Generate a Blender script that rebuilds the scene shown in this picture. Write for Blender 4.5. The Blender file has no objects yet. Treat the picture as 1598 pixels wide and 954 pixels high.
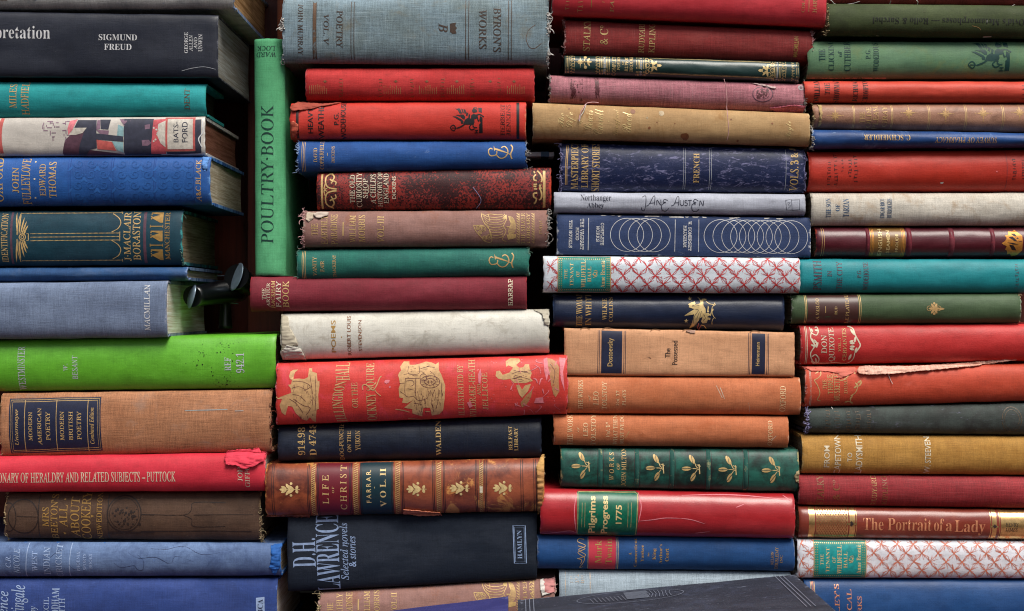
import bpy, bmesh, math, random
from mathutils import Vector, noise
from mathutils.geometry import tessellate_polygon

SC = bpy.context.scene
COL = SC.collection
# ---------------------------------------------------------------- camera, sky, light
S = 0.0005            # metres per photograph pixel on the plane of the spines
D = 1.1               # camera distance from that plane
CX, CY, Z0 = 799.0, 477.0, 0.30
cam = bpy.data.cameras.new('camera')
cam_o = bpy.data.objects.new('camera', cam)
COL.objects.link(cam_o)
cam_o.location = (0, -D, Z0)
cam_o.rotation_euler = (math.radians(90), 0, 0)
cam.angle = 2 * math.atan(799 * S / D)
cam.clip_start = 0.01
cam.clip_end = 100
SC.camera = cam_o
SUN_EL, SUN_AZ = math.radians(59), math.radians(152)
world = bpy.data.worlds.new('World')
SC.world = world
world.use_nodes = True
wn = world.node_tree.nodes
sky = wn.new('ShaderNodeTexSky')
sky.sky_type = 'NISHITA'
sky.sun_disc = False
sky.sun_elevation = SUN_EL
sky.sun_rotation = SUN_AZ
sky.air_density = 1.0
sky.dust_density = 4.0
sky.ozone_density = 0.4
wn['Background'].inputs['Strength'].default_value = 0.055
world.node_tree.links.new(sky.outputs[0], wn['Background'].inputs['Color'])
sun = bpy.data.lights.new('sun', 'SUN')
sun.energy = 2.7
sun.angle = math.radians(30)
sun.color = (1.0, 0.97, 0.90)
sun_o = bpy.data.objects.new('sun', sun)
COL.objects.link(sun_o)
sdir = Vector((math.sin(SUN_AZ) * math.cos(SUN_EL), math.cos(SUN_AZ) * math.cos(SUN_EL), math.sin(SUN_EL)))
sun_o.rotation_euler = sdir.to_track_quat('Z', 'Y').to_euler()
sun_o.location = sdir * 3
SC.view_settings.view_transform = 'Standard'
SC.view_settings.look = 'None'
SC.view_settings.exposure = 0.55
SC.view_settings.gamma = 1.0
SC.cycles.filter_width = 1.1

# ---------------------------------------------------------------- helpers
def W(px, py, y=0.0):
    return Vector(((px - CX) * S, y, (CY - py) * S + Z0))

def lin(c):
    r = []
    for v in c[:3]:
        v = v / 255.0
        r.append(v / 12.92 if v <= 0.04045 else ((v + 0.055) / 1.055) ** 2.4)
    return (r[0], r[1], r[2], 1.0)

class NT:
    def __init__(s, name):
        s.m = bpy.data.materials.new(name)
        s.m.use_nodes = True
        s.t = s.m.node_tree
        s.b = s.t.nodes['Principled BSDF']
    def n(s, typ, **k):
        x = s.t.nodes.new(typ)
        for a, v in k.items():
            setattr(x, a, v)
        return x
    def l(s, a, b):
        s.t.links.new(a, b)
    def val(s, sock, v):
        if isinstance(v, bpy.types.NodeSocket):
            s.l(v, sock)
        else:
            sock.default_value = v
    def math(s, op, a, b=0.5, c=0.5):
        x = s.n('ShaderNodeMath', operation=op)
        s.val(x.inputs[0], a); s.val(x.inputs[1], b); s.val(x.inputs[2], c)
        return x.outputs[0]
    def ramp(s, v, a, b, o0=0.0, o1=1.0):
        x = s.n('ShaderNodeMapRange', interpolation_type='SMOOTHSTEP')
        s.val(x.inputs[0], v)
        x.inputs[1].default_value = a; x.inputs[2].default_value = b
        x.inputs[3].default_value = o0; x.inputs[4].default_value = o1
        return x.outputs[0]
    def mix(s, f, a, b, blend='MIX'):
        x = s.n('ShaderNodeMix', data_type='RGBA', blend_type=blend)
        s.val(x.inputs[0], f); s.val(x.inputs[6], a); s.val(x.inputs[7], b)
        return x.outputs[2]
    def noise(s, vec, scale=(1, 1, 1), off=0.0, sc=1.0, det=4.0, rough=0.6, dist=0.0):
        mp = s.n('ShaderNodeMapping')
        s.l(vec, mp.inputs['Vector'])
        mp.inputs['Scale'].default_value = scale
        mp.inputs['Location'].default_value = (off, off * 1.7, off * 0.3)
        x = s.n('ShaderNodeTexNoise')
        x.inputs['Scale'].default_value = sc
        x.inputs['Detail'].default_value = det
        x.inputs['Roughness'].default_value = rough
        x.inputs['Distortion'].default_value = dist
        s.l(mp.outputs[0], x.inputs['Vector'])
        return x.outputs[0]

_mc = [0]
def dull(c, k=0.06):      # old cloth is never a pure pigment
    g = 0.25 * c[0] + 0.62 * c[1] + 0.13 * c[2]
    return tuple(v + (g - v) * k for v in c[:3]) + (1.0,)
def cloth(col, col2=None, vari=0.55, weave=0.18, wear=None, wearamt=0.5, rough=0.75, stain=None, stainamt=0.0,
          coat=0.0, scuff=0.25, spots=None, spotamt=0.0, msc=26.0, crisp=0.0, emb=0.0, spec=0.35, slub=0.0, crack=None, sharp=0.0):
    """Book covering: woven cloth, leather or paper, with mottling, worn edges, scuffs and stains."""
    _mc[0] += 1
    o = _mc[0] * 3.71
    N = NT('book_covering')
    uv = N.n('ShaderNodeUVMap', uv_map='UVMap').outputs[0]
    c1 = dull(lin(col))
    if col2 is None:
        c2 = tuple(v * 0.62 for v in c1[:3]) + (1.0,)
    else:
        c2 = dull(lin(col2))
    n1 = N.noise(uv, off=o, sc=msc, det=7, rough=0.68, dist=0.4)
    f = N.ramp(n1, 0.5 - 0.15 * (1 - crisp) - 0.01, 0.5 + 0.15 * (1 - crisp) + 0.01)
    base = N.mix(N.math('MULTIPLY', f, vari), c1, c2)
    # dirt and fading with a shape of its own
    nb = N.noise(uv, scale=(0.35, 1, 1), off=o + 5, sc=34, det=6, rough=0.6)
    base = N.mix(N.ramp(nb, 0.46, 0.64, 0.0, 0.42), base, tuple(min(1, v * 1.35 + 0.02) for v in c1[:3]) + (1.0,))
    nc = N.noise(uv, scale=(0.6, 1, 1), off=o + 15, sc=170, det=6, rough=0.7)
    base = N.mix(N.ramp(nc, 0.48, 0.72, 0.0, 0.45), base, tuple(v * 0.62 for v in c1[:3]) + (1.0,))
    # the weave: long thin threads in both directions
    wx = N.noise(uv, scale=(70, 1500, 1), off=o, det=3, rough=0.7)
    wy = N.noise(uv, scale=(1500, 70, 1), off=o + 2, det=3, rough=0.7)
    w = N.math('SUBTRACT', N.math('ADD', wx, wy), 1.0)
    g = N.math('SUBTRACT', N.noise(uv, off=o, sc=1300, det=2), 0.5)
    fac = N.math('ADD', 1.0, N.math('MULTIPLY', N.math('ADD', w, N.math('MULTIPLY', g, 0.8)), weave * 4.0))
    vm = N.n('ShaderNodeVectorMath', operation='SCALE')
    N.val(vm.inputs[0], base); N.val(vm.inputs['Scale'], fac)
    base = vm.outputs[0]
    if wear is None:
        wc = tuple(min(0.75, v * 1.3 + 0.13) for v in c1[:3]) + (1.0,)
    else:
        wc = lin(wear)
    if slub:
        sx = N.noise(uv, scale=(26, 1900, 1), off=o + 1, det=4, rough=0.75)
        sy = N.noise(uv, scale=(1900, 26, 1), off=o + 3, det=4, rough=0.75)
        sl = N.math('MAXIMUM', N.ramp(sx, 0.56, 0.72), N.ramp(sy, 0.56, 0.72))
        base = N.mix(N.math('MULTIPLY', sl, slub), base, wc)
    if stain is not None:
        ns = N.noise(uv, off=o + 9, sc=55, det=8, rough=0.7, dist=0.6)
        base = N.mix(N.ramp(ns, 0.56 - 0.2 * stainamt + 0.1 * sharp, 0.80 - 0.2 * stainamt - 0.1 * sharp, 0, 0.8), base, lin(stain))
    if spots is not None:
        np_ = N.noise(uv, off=o + 11, sc=260, det=3, rough=0.5)
        base = N.mix(N.ramp(np_, 0.80 - 0.22 * spotamt, 0.84 - 0.22 * spotamt), base, lin(spots))
    if crack is not None:
        cn = N.noise(uv, off=o + 17, sc=620, det=4, rough=0.7)
        cm = N.noise(uv, scale=(1, 0.6, 1), off=o + 19, sc=48, det=5, rough=0.7)
        base = N.mix(N.ramp(N.math('ADD', cn, N.math('MULTIPLY', N.math('SUBTRACT', cm, 0.5), 0.9)), 0.50, 0.56, 0.92, 0.0), base, lin(crack))
    # worn ends and joints
    ed = N.n('ShaderNodeAttribute', attribute_name='edge').outputs['Fac']
    ne = N.noise(uv, off=o + 4, sc=150, det=6, rough=0.72)
    m = N.math('ADD', N.math('MULTIPLY', ed, 0.62), N.math('MULTIPLY', N.math('SUBTRACT', ne, 0.5), 1.5))
    wm = N.ramp(m, 0.62 - 0.38 * wearamt, 0.86 - 0.38 * wearamt, 0, 0.9)
    base = N.mix(wm, base, wc)
    # scuffs
    nsx = N.noise(uv, scale=(1, 3.0, 1), off=o + 6, sc=95, det=9, rough=0.78, dist=1.2)
    sf = N.ramp(nsx, 0.63 - 0.1 * scuff, 0.71 - 0.08 * scuff, 0, 0.75 * min(1, scuff * 2.2))
    base = N.mix(sf, base, wc)
    # pinholes and nicks
    nn = N.noise(uv, off=o + 13, sc=420, det=2, rough=0.5)
    base = N.mix(N.ramp(nn, 0.765, 0.80, 0, 0.6 * min(1, scuff * 2)), base, wc)
    N.l(base, N.b.inputs['Base Color'])
    rr = N.math('ADD', rough - 0.12, N.math('MULTIPLY', N.noise(uv, off=o + 8, sc=60, det=5), 0.24))
    N.l(rr, N.b.inputs['Roughness'])
    N.b.inputs['Specular IOR Level'].default_value = spec
    if coat:
        N.b.inputs['Coat Weight'].default_value = coat
        N.b.inputs['Coat Roughness'].default_value = 0.28
    hgt = N.math('ADD', N.math('MULTIPLY', w, 0.7 * (0.4 + weave * 3)), N.math('MULTIPLY', g, 0.4))
    hgt = N.math('ADD', hgt, N.math('MULTIPLY', nsx, 0.5))
    if emb:
        # blind-stamped scrollwork pressed into the cloth
        ev = N.n('ShaderNodeTexVoronoi', feature='SMOOTH_F1')
        mp = N.n('ShaderNodeMapping'); N.l(uv, mp.inputs[0]); mp.inputs['Scale'].default_value = (75, 75, 1)
        N.l(mp.outputs[0], ev.inputs['Vector'])
        rg = N.math('SINE', N.math('MULTIPLY', N.math('ADD', ev.outputs[0], N.math('MULTIPLY', n1, 0.25)), 26.0))
        hgt = N.math('ADD', hgt, N.math('MULTIPLY', rg, emb * 2.2))
    bp = N.n('ShaderNodeBump')
    bp.inputs['Strength'].default_value = 0.5
    bp.inputs['Distance'].default_value = 0.00035
    N.l(hgt, bp.inputs['Height'])
    N.l(bp.outputs[0], N.b.inputs['Normal'])
    return N.m

def ink(col, fade=0.2, metal=0.0, rough=0.55, sc=300.0):
    """Printed ink or stamped foil; where it has rubbed off the covering shows through."""
    N = NT('stamped_foil' if metal else 'printed_ink')
    p = N.n('ShaderNodeNewGeometry').outputs['Position']
    a = N.noise(p, sc=sc, det=4, rough=0.65)
    b = N.noise(p, sc=45, det=3)
    c = lin(col)
    base = N.mix(N.ramp(a, 0.3, 0.7), c, tuple(v * 0.68 for v in c[:3]) + (1,))
    N.l(base, N.b.inputs['Base Color'])
    N.b.inputs['Metallic'].default_value = metal
    N.b.inputs['Roughness'].default_value = rough
    if fade > 0:
        k = N.math('ADD', N.math('MULTIPLY', a, 0.6), N.math('MULTIPLY', b, 0.5))
        al = N.ramp(k, 0.28 + 0.34 * fade - 0.07, 0.28 + 0.34 * fade + 0.07, max(0.0, 0.45 - 0.35 * fade), 1.0)
        N.l(al, N.b.inputs['Alpha'])
    return N.m

def paper_edge(col, axis=2, dark=0.55):
    """The cut edge of a block of pages: fine lines running along the block."""
    N = NT('page_edges')
    p = N.n('ShaderNodeNewGeometry').outputs['Position']
    sc = [25, 25, 25]; sc[axis] = 1900
    a = N.noise(p, scale=tuple(sc), det=3, rough=0.75)
    sc2 = [12, 12, 12]; sc2[axis] = 420
    b = N.noise(p, scale=tuple(sc2), off=3, det=3, rough=0.7)
    d = N.noise(p, sc=42, det=7, rough=0.7)
    c = lin(col)
    dk = tuple(v * dark * f for v, f in zip(c[:3], (0.8, 0.68, 0.55))) + (1,)
    k = N.math('ADD', N.math('MULTIPLY', a, 0.55), N.math('MULTIPLY', b, 0.45))
    base = N.mix(N.ramp(k, 0.38, 0.62), dk, c)
    base = N.mix(N.ramp(d, 0.5, 0.75, 0, 0.5), base, dk)
    N.l(base, N.b.inputs['Base Color'])
    N.b.inputs['Roughness'].default_value = 0.9
    N.b.inputs['Specular IOR Level'].default_value = 0.1
    bp = N.n('ShaderNodeBump'); bp.inputs['Strength'].default_value = 0.6; bp.inputs['Distance'].default_value = 0.0006
    N.l(k, bp.inputs['Height']); N.l(bp.outputs[0], N.b.inputs['Normal'])
    return N.m

INK = {
    'gold': ink((216, 180, 118), 0.1, 0.12, 0.5), 'goldw': ink((210, 170, 112), 0.36, 0.1, 0.5),
    'goldf': ink((206, 162, 104), 0.6, 0.1, 0.55), 'bright': ink((236, 206, 144), 0.05, 0.2, 0.42),
    'mgold': ink((232, 190, 128), 0.02, 0.85, 0.25), 'dull': ink((176, 136, 70), 0.24, 0.1, 0.6),
    'pale': ink((228, 214, 186), 0.15, 0.05, 0.6), 'palef': ink((222, 200, 178), 0.75, 0.05, 0.6),
    'white': ink((226, 226, 228), 0.1), 'whitef': ink((205, 208, 216), 0.55), 'silver': ink((150, 172, 208), 0.12),
    'ltblue': ink((160, 184, 226), 0.34), 'black': ink((20, 20, 24), 0.12), 'blackf': ink((52, 26, 24), 0.6),
    'navy': ink((22, 30, 62), 0.12), 'dkgreen': ink((10, 66, 62), 0.15), 'poultry': ink((12, 62, 52), 0.08),
    'brown': ink((72, 52, 40), 0.25), 'brownf': ink((110, 78, 52), 0.6), 'blueink': ink((60, 92, 128), 0.3),
    'redink': ink((205, 48, 48), 0.0), 'orange': ink((214, 120, 92), 0.15), 'plum': ink((96, 62, 78), 0.4),
    'rosy': ink((212, 92, 100), 0.15), 'dkline': ink((40, 20, 22), 0.2), 'cream': ink((216, 208, 196), 0.1),
    'slate': ink((56, 58, 76), 0.1), 'lilac': ink((140, 108, 128), 0.3), 'coral': ink((206, 98, 92), 0.15),
    'aqua': ink((150, 190, 196), 0.1), 'teal': ink((0, 150, 150), 0.0), 'tealb': ink((0, 138, 126), 0.05),
    'chip': ink((225, 220, 212), 0.25), 'stainb': ink((70, 40, 30), 0.85), 'foilred': ink((200, 62, 70), 0.1),
    'stone': ink((168, 172, 172), 0.3), 'rust': ink((140, 84, 48), 0.55), 'dkbrown': ink((40, 28, 24), 0.5),
    'pinkp': ink((232, 130, 140), 0.35), 'blackspot': ink((24, 30, 16), 0.75), 'orgold': ink((224, 150, 66), 0.1, 0.4, 0.45),
    'copper': ink((226, 150, 110), 0.05, 0.3, 0.4), 'wine': ink((96, 40, 48), 0.35), 'bookred': ink((150, 42, 44), 0.3),
}
PAGES = {
    'cream': paper_edge((214, 204, 184), dark=.62), 'white': paper_edge((240, 238, 232), dark=0.82), 'tan': paper_edge((206, 164, 118)),
    'brown': paper_edge((150, 100, 82)), 'grey': paper_edge((166, 150, 128)), 'cool': paper_edge((172, 174, 172), dark=.7), 'dark': paper_edge((92, 74, 62)), 'vert': paper_edge((220, 208, 186), 0),  # 'dark' has shadow put into the page colour
}

def fmap(t, up, lo, dg):
    r = ''
    for ch in t:
        if 'A' <= ch <= 'Z' and up: r += chr(up + ord(ch) - 65)
        elif 'a' <= ch <= 'z' and lo:
            r += '\u210e' if (lo == 0x1d44e and ch == 'h') else chr(lo + ord(ch) - 97)
        elif ch.isdigit() and dg: r += chr(dg + ord(ch) - 48)
        else: r += ch
    return r
FONT = {  # upper, lower, digits, outline offset, shear
    'r': (0x1d434, 0x1d41a, 0x1d7ce, 0.006, -0.2), 'b': (0x1d400, 0x1d41a, 0x1d7ce, -0.004, 0), 'i': (0x1d434, 0x1d44e, 0x1d7ce, 0.006, 0),
    's': (0, 0, 0, 0.008, 0), 'S': (0, 0, 0, 0.022, 0), 'c': (0x1d4d0, 0x1d4ea, 0x1d7ce, -0.006, 0), 'm': (0x1d670, 0x1d68a, 0x1d7f6, 0.01, 0),
    'q': (0x1d434, 0x1d41a, 0x1d7ce, -0.002, -0.2), 'n': (0x1d400, 0x1d41a, 0x1d7ce, -0.006, 0),
}
_tc = {}
def text_mesh(t, f):
    if (t, f) in _tc:
        return _tc[(t, f)]
    up, lo, dg, off, sh = FONT[f]
    V, F = [], []
    runs = [(t, 0.0)]
    c = bpy.data.curves.new('lettering', 'FONT')
    o = bpy.data.objects.new('lettering', c)
    c.resolution_u = 3
    if f == 'r' and any(ch.islower() for ch in t):
        up, lo, dg, off, sh = FONT['n']
    if f == 'r' and not any(ch.isupper() for ch in t):
        up, lo, dg, off, sh = FONT['n']
    c.body = fmap(t, up, lo, dg)
    c.offset = off
    c.shear = sh
    me = o.to_mesh()
    V = [(v.co.x, v.co.y) for v in me.vertices]
    F = [tuple(p.vertices) for p in me.polygons]
    o.to_mesh_clear()
    bpy.data.objects.remove(o); bpy.data.curves.remove(c)
    xs = [v[0] for v in V] or [0, 1]; ys = [v[1] for v in V] or [0, 1]
    x0, x1, y0, y1 = min(xs), max(xs), min(ys), max(ys)
    V = [((x - x0) / max(1e-6, x1 - x0), (y - y0) / max(1e-6, y1 - y0)) for x, y in V]
    _tc[(t, f)] = (V, F)
    return V, F

def smooth(pts, n=6, closed=False):
    P = list(pts); out = []; L = len(P)
    rng = range(L if closed else L - 1)
    for i in rng:
        if closed:
            p0, p1, p2, p3 = P[i - 1], P[i], P[(i + 1) % L], P[(i + 2) % L]
        else:
            p0, p1, p2, p3 = P[max(0, i - 1)], P[i], P[i + 1], P[min(L - 1, i + 2)]
        for k in range(n):
            t = k / n
            out.append(tuple(0.5 * (2 * b + (c - a) * t + (2 * a - 5 * b + 4 * c - d) * t * t + (3 * b - a - 3 * c + d) * t ** 3)
                             for a, b, c, d in zip(p0, p1, p2, p3)))
    if not closed:
        out.append(P[-1])
    return out

def strip(pts, w, closed=False, taper=False):
    L = len(pts); V = []; F = []
    for i, p in enumerate(pts):
        a = pts[i - 1] if (i or closed) else p
        b = pts[(i + 1) % L] if (i < L - 1 or closed) else p
        dx, dy = b[0] - a[0], b[1] - a[1]
        m = math.hypot(dx, dy) or 1
        h = w / 2
        if taper:
            h *= 0.25 + 0.75 * math.sin(math.pi * (i + 0.5) / L)
        V += [(p[0] - dy / m * h, p[1] + dx / m * h), (p[0] + dy / m * h, p[1] - dx / m * h)]
    for i in range(L if closed else L - 1):
        j = (i + 1) % L
        F.append((2 * i, 2 * j, 2 * j + 1, 2 * i + 1))
    return V, F

def tess(pts):
    return list(pts), [tuple(t) for t in tessellate_polygon([[Vector((x, y, 0)) for x, y in pts]])]

REG = {
    'px': (0, 0, 1.0), 'A1': (0, 0, 440 / 1555), 'A2': (0, 230, 440 / 1354), 'A3': (0, 500, 440 / 1555), 'A4': (0, 700, 460 / 1598),
    'B1': (380, 0, 500 / 1598), 'B2': (380, 240, 500 / 1598), 'B3': (380, 470, 520 / 1598), 'B4': (380, 690, 520 / 1598),
    'C1': (820, 0, 470 / 1598), 'C2': (820, 210, 470 / 1598), 'C3': (820, 440, 470 / 1598), 'C4': (800, 680, 490 / 1598),
    'D1': (1230, 0, 368 / 1463), 'D2': (1230, 220, 368 / 1404), 'D3': (1230, 440, 368 / 1350), 'D4': (1230, 670, 368 / 1236),
    'bats': (0, 180, 240 / 1526), 'bats2': (160, 170, 230 / 1598), 'ident': (0, 320, 300 / 1598), 'beet': (0, 760, 240 / 1180),
    'cur': (470, 260, 220 / 1134), 'chr': (415, 650, 225 / 1342), 'bro': (860, 60, 200 / 1192), 'd50': (1240, 50, 200 / 1004),
    'd330': (1240, 330, 200 / 1004), 'd500': (1240, 500, 180 / 859), 'd680': (1240, 680, 260 / 905), 'd200': (1440, 200, 158 / 685),
    'c390': (850, 390, 210 / 1431), 'c570': (860, 570, 200 / 909), 'c760': (800, 760, 260 / 1279), 'b800': (440, 800, 200 / 1239),
    'b690': (640, 690, 240 / 867), 'grif': (1495, 55, 103 / 1512), 'grif2': (695, 155, 130 / 1598), 'ship': (730, 325, 140 / 1598),
    'hill1': (430, 555, 190 / 1598), 'hill2': (610, 550, 150 / 1301), 'hill3': (750, 545, 140 / 1214), 'nymph': (1050, 450, 90 / 1145),
    'el1': (750, 215, 80 / 1388), 'el2': (750, 380, 80 / 1272), 'cor': (790, 255, 80 / 954), 'jane': (890, 290, 230 / 1598),
    'circ': (1060, 330, 220 / 1598), 'heavy': (440, 150, 120 / 916), 'byl': (440, 0, 220 / 1598), 'byr': (640, 0, 240 / 1431),
    'red2': (470, 100, 370 / 1598), 'mast': (860, 215, 100 / 1060), 'cov': (810, 890, 250 / 1598), 'd640': (1440, 640, 158 / 685),
    'c680': (1060, 680, 230 / 801), 'c0': (1040, 0, 250 / 994), 'b630': (630, 630, 230 / 1097), 'b900': (540, 900, 280 / 1598),
    'her': (330, 680, 120 / 1041), 'top3': (860, 0, 200 / 1598),
}

def link(name, me, mat, parent, origin):
    me.materials.append(mat)
    o = bpy.data.objects.new(name, me)
    COL.objects.link(o)
    o.parent = parent
    return o

class Book:
    count = 0
    def __init__(s, label, group, q, mat, depth=0.135, bulge=0.0085, n=2.1, fray=1.2, vert=False, y0=0.0, pages='cream',
                 bow=0.0, wob=0.7, warp=0.0004, inset=5.0, gap=0.5, sides=(1, 1), board=5.0, headcap=0.0014):
        Book.count += 1
        s.seed = Book.count * 7.3
        s.rnd = random.Random(Book.count)
        s.q, s.depth, s.bulge, s.n, s.fray, s.vert, s.y0 = q, depth, bulge, n, fray, vert, y0
        s.bow, s.wob, s.warp, s.gap, s.sides, s.headcap = bow, wob, warp, gap, sides, headcap
        s.mat = mat
        s.marks = {}
        s.R = REG['px']
        s.e = bpy.data.objects.new('book', None)
        s.e.empty_display_size = 0.02
        COL.objects.link(s.e)
        a0, a1, b00, b01, b10, b11 = q
        px, py = s.pp((a0 + a1) / 2, 1.0)
        s.org = W(px, py, depth / 2)
        s.e.location = s.org
        s.e['label'] = label
        s.e['category'] = 'book'
        if group: s.e['group'] = group
        s.build_cover(board)
        s.build_pages(PAGES[pages], inset, board)
    # --- surface
    def edges(s, a):
        a0, a1, b00, b01, b10, b11 = s.q
        t = (a - a0) / (a1 - a0)
        bw = s.bow * 4 * t * (1 - t)
        n0 = noise.noise(Vector((a * 0.025, s.seed, 0))) * s.wob
        n1 = noise.noise(Vector((a * 0.025, s.seed, 7))) * s.wob
        return b00 + (b10 - b00) * t + bw + n0 + s.gap, b01 + (b11 - b01) * t + bw + n1 - s.gap
    def pp(s, a, v):
        b0, b1 = s.edges(a)
        b = b0 + (b1 - b0) * v
        return (b, a) if s.vert else (a, b)
    def sy(s, a, v):
        vv = min(1.0, max(0.0, v))
        prof = math.sqrt(max(0.0, 1 - abs(2 * vv - 1) ** s.n))
        y = s.y0 + s.bulge * (0.5 - prof)
        y += s.warp * prof * (noise.noise(Vector((a * 0.02, vv * 2.2, s.seed))) + 0.5 * noise.noise(Vector((a * 0.07, vv * 5, s.seed + 3))))
        d = max(0.0, min(a - s.q[0], s.q[1] - a))
        return y + s.headcap * math.exp(-d / 3.0) * (0.4 + prof * 0.6)
    def inv(s, px, py):
        a, b = (py, px) if s.vert else (px, py)
        b0, b1 = s.edges(a)
        return a, (b - b0) / (b1 - b0)
    def loc(s, px, py, y):
        return W(px, py, y) - s.org
    # --- cover
    def build_cover(s, board):
        a0, a1 = s.q[0], s.q[1]
        th = abs((s.q[3] - s.q[2] + s.q[5] - s.q[4]) / 2)
        jy = s.y0 + s.bulge * 0.5
        NV = 22
        prof = [('b', 0, s.depth, 0), ('b', 0, s.depth * 0.55, 0), ('b', 0, jy + 0.010, 0), ('b', 0, jy + 0.006, 1.6), ('b', 0, jy + 0.003, 1.2)]
        for k in range(NV + 1):
            prof.append(('s', 0.5 - 0.5 * math.cos(math.pi * k / NV), 0, 0))
        prof += [('b', 1, y, d) for (_, _, y, d) in reversed(prof[:5])]
        M = len(prof)
        nu = max(24, int((a1 - a0) / 6))
        us = [a0, a0 + 1.2, a0 + 2.8] + [a0 + 5 + (a1 - a0 - 10) * i / nu for i in range(nu + 1)] + [a1 - 2.8, a1 - 1.2, a1]
        bm = bmesh.new()
        uvl = bm.loops.layers.uv.new('UVMap')
        el = bm.verts.layers.float.new('edge')
        G = [[None] * M for _ in us]; H = [[None] * M for _ in us]
        uvc = {}
        tt = board / th
        ts = min(0.2, 2.4 / th)
        for i, a in enumerate(us):
            dend = min(a - a0, a1 - a)
            for j, (k, v, y, d) in enumerate(prof):
                aa = a
                if i < 3 or i >= len(us) - 3:
                    fr = s.fray * (noise.noise(Vector((v * 9 + y * 60, s.seed, 11 if i < 3 else 12))) + 0.25 * noise.noise(Vector((v * 31 + y * 200, s.seed, 13 if i < 3 else 14))))
                    aa = a + fr * (1 - dend / 4)
                if k == 's':
                    px, py = s.pp(a, v); yy = s.sy(a, v)
                    qx, qy = s.pp(a, ts + v * (1 - 2 * ts)); y2 = s.sy(a, v) + 0.0014
                else:
                    sg = 1 if v == 0 else -1
                    px, py = s.pp(a, v + sg * d / th); yy = y
                    qx, qy = s.pp(a, v + sg * (tt if j not in (4, M - 5) else ts)); y2 = y
                if s.vert: py, qy = aa, aa
                else: px, qx = aa, aa
                G[i][j] = bm.verts.new(s.loc(px, py, yy))
                H[i][j] = bm.verts.new(s.loc(qx, qy, y2))
                dv = min(v, 1 - v) * th if k == 's' else 0.0
                e = max(math.exp(-max(0, dend) / 7.0), 0.72 * math.exp(-dv / 2.6))
                if k == 'b': e = max(math.exp(-dend / 6.0), 0.3)
                G[i][j][el] = e; H[i][j][el] = e
                ex = 0 if k == 's' else (-(y - jy) if v == 0 else (y - jy))
                uvc[G[i][j]] = uvc[H[i][j]] = (a * S, (v * th * S + ex))
        for i in range(len(us) - 1):
            for j in range(M - 1):
                bm.faces.new((G[i][j], G[i][j + 1], G[i + 1][j + 1], G[i + 1][j]))
                bm.faces.new((H[i][j], H[i + 1][j], H[i + 1][j + 1], H[i][j + 1]))
            for j in (0, M - 1):
                bm.faces.new((G[i][j], G[i + 1][j], H[i + 1][j], H[i][j]))
        for i in (0, len(us) - 1):
            for j in range(M - 1):
                bm.faces.new((G[i][j], G[i][j + 1], H[i][j + 1], H[i][j]))
        for f in bm.faces:
            f.smooth = True
            for l in f.loops:
                l[uvl].uv = uvc[l.vert]
        bmesh.ops.recalc_face_normals(bm, faces=bm.faces[:])
        me = bpy.data.meshes.new('cover')
        bm.to_mesh(me); bm.free()
        me.set_sharp_from_angle(angle=math.radians(50))
        s.cover = link('cover', me, s.mat, s.e, s.org)
    def build_pages(s, pm, inset, board):
        a0, a1 = s.q[0], s.q[1]
        th = abs((s.q[3] - s.q[2] + s.q[5] - s.q[4]) / 2)
        t = (board + 0.4) / th
        y1 = s.y0 + s.bulge * 0.5 + 0.001
        y2 = s.depth - 0.004
        bm = bmesh.new()
        A = [a0 + inset, a1 - inset]
        ring = []
        for a in A:
            r = []
            for k in range(9):      # the rounded back of the pages
                v = t + (1 - 2 * t) * k / 8
                px, py = s.pp(a, v)
                r.append(bm.verts.new(s.loc(px, py, y1 + 0.001 - 0.002 * math.sin(math.pi * k / 8))))
            for k in range(9):      # the hollow fore edge
                v = t + (1 - 2 * t) * (8 - k) / 8
                px, py = s.pp(a, v)
                r.append(bm.verts.new(s.loc(px, py, y2 - 0.004 * math.sin(math.pi * k / 8))))
            ring.append(r)
        L = len(ring[0])
        for k in range(L):
            bm.faces.new((ring[0][k], ring[0][(k + 1) % L], ring[1][(k + 1) % L], ring[1][k]))
        bm.faces.new(ring[0]); bm.faces.new(list(reversed(ring[1])))
        bmesh.ops.recalc_face_normals(bm, faces=bm.faces[:])
        me = bpy.data.meshes.new('page_block')
        bm.to_mesh(me); bm.free()
        link('page_block', me, pm, s.e, s.org)
    # --- marks on the spine
    def reg(s, r):
        s.R = REG[r]; return s
    def X(s, p):
        return (s.R[0] + p[0] * s.R[2], s.R[1] + p[1] * s.R[2])
    def put(s, part, c, V, F, layer=1):
        s.marks.setdefault(part, []).append((c, layer, V, F))
    def slope(s):
        a0, a1, b00, b01, b10, b11 = s.q
        return 0.0 if s.vert else ((b10 - b00) + (b11 - b01)) / 2 / (a1 - a0)
    def T(s, t, x0, y0, x1, y1, d='U', f='r', c='gold', part='lettering', layer=2, arc=0.0):
        (x0, y0), (x1, y1) = s.X((x0, y0)), s.X((x1, y1))
        V, F = text_mesh(t, f)
        w, h = x1 - x0, y1 - y0
        sl = s.slope(); mx, my = (x0 + x1) / 2, (y0 + y1) / 2
        out = []
        for tx, ty in V:
            if d == 'U': px, py = x1 - ty * w, y1 - tx * h
            elif d == 'D': px, py = x0 + ty * w, y0 + tx * h
            elif d == 'F': px, py = x1 - tx * w, y0 + ty * h
            else: px, py = x0 + tx * w, y1 - ty * h
            if arc: px += arc * s.R[2] * (2 * tx - 1) ** 2
            dx, dy = px - mx, py - my
            out.append((mx + dx - sl * dy, my + dy + sl * dx))
        s.put(part, c, out, F, layer)
        return s
    def L(s, pts, w, c='gold', part='ornament', closed=False, sm=0, taper=False, layer=1):
        P = [s.X(p) for p in pts]
        if sm: P = smooth(P, sm, closed)
        s.put(part, c, *strip(P, w, closed, taper), layer)
        return s
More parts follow.
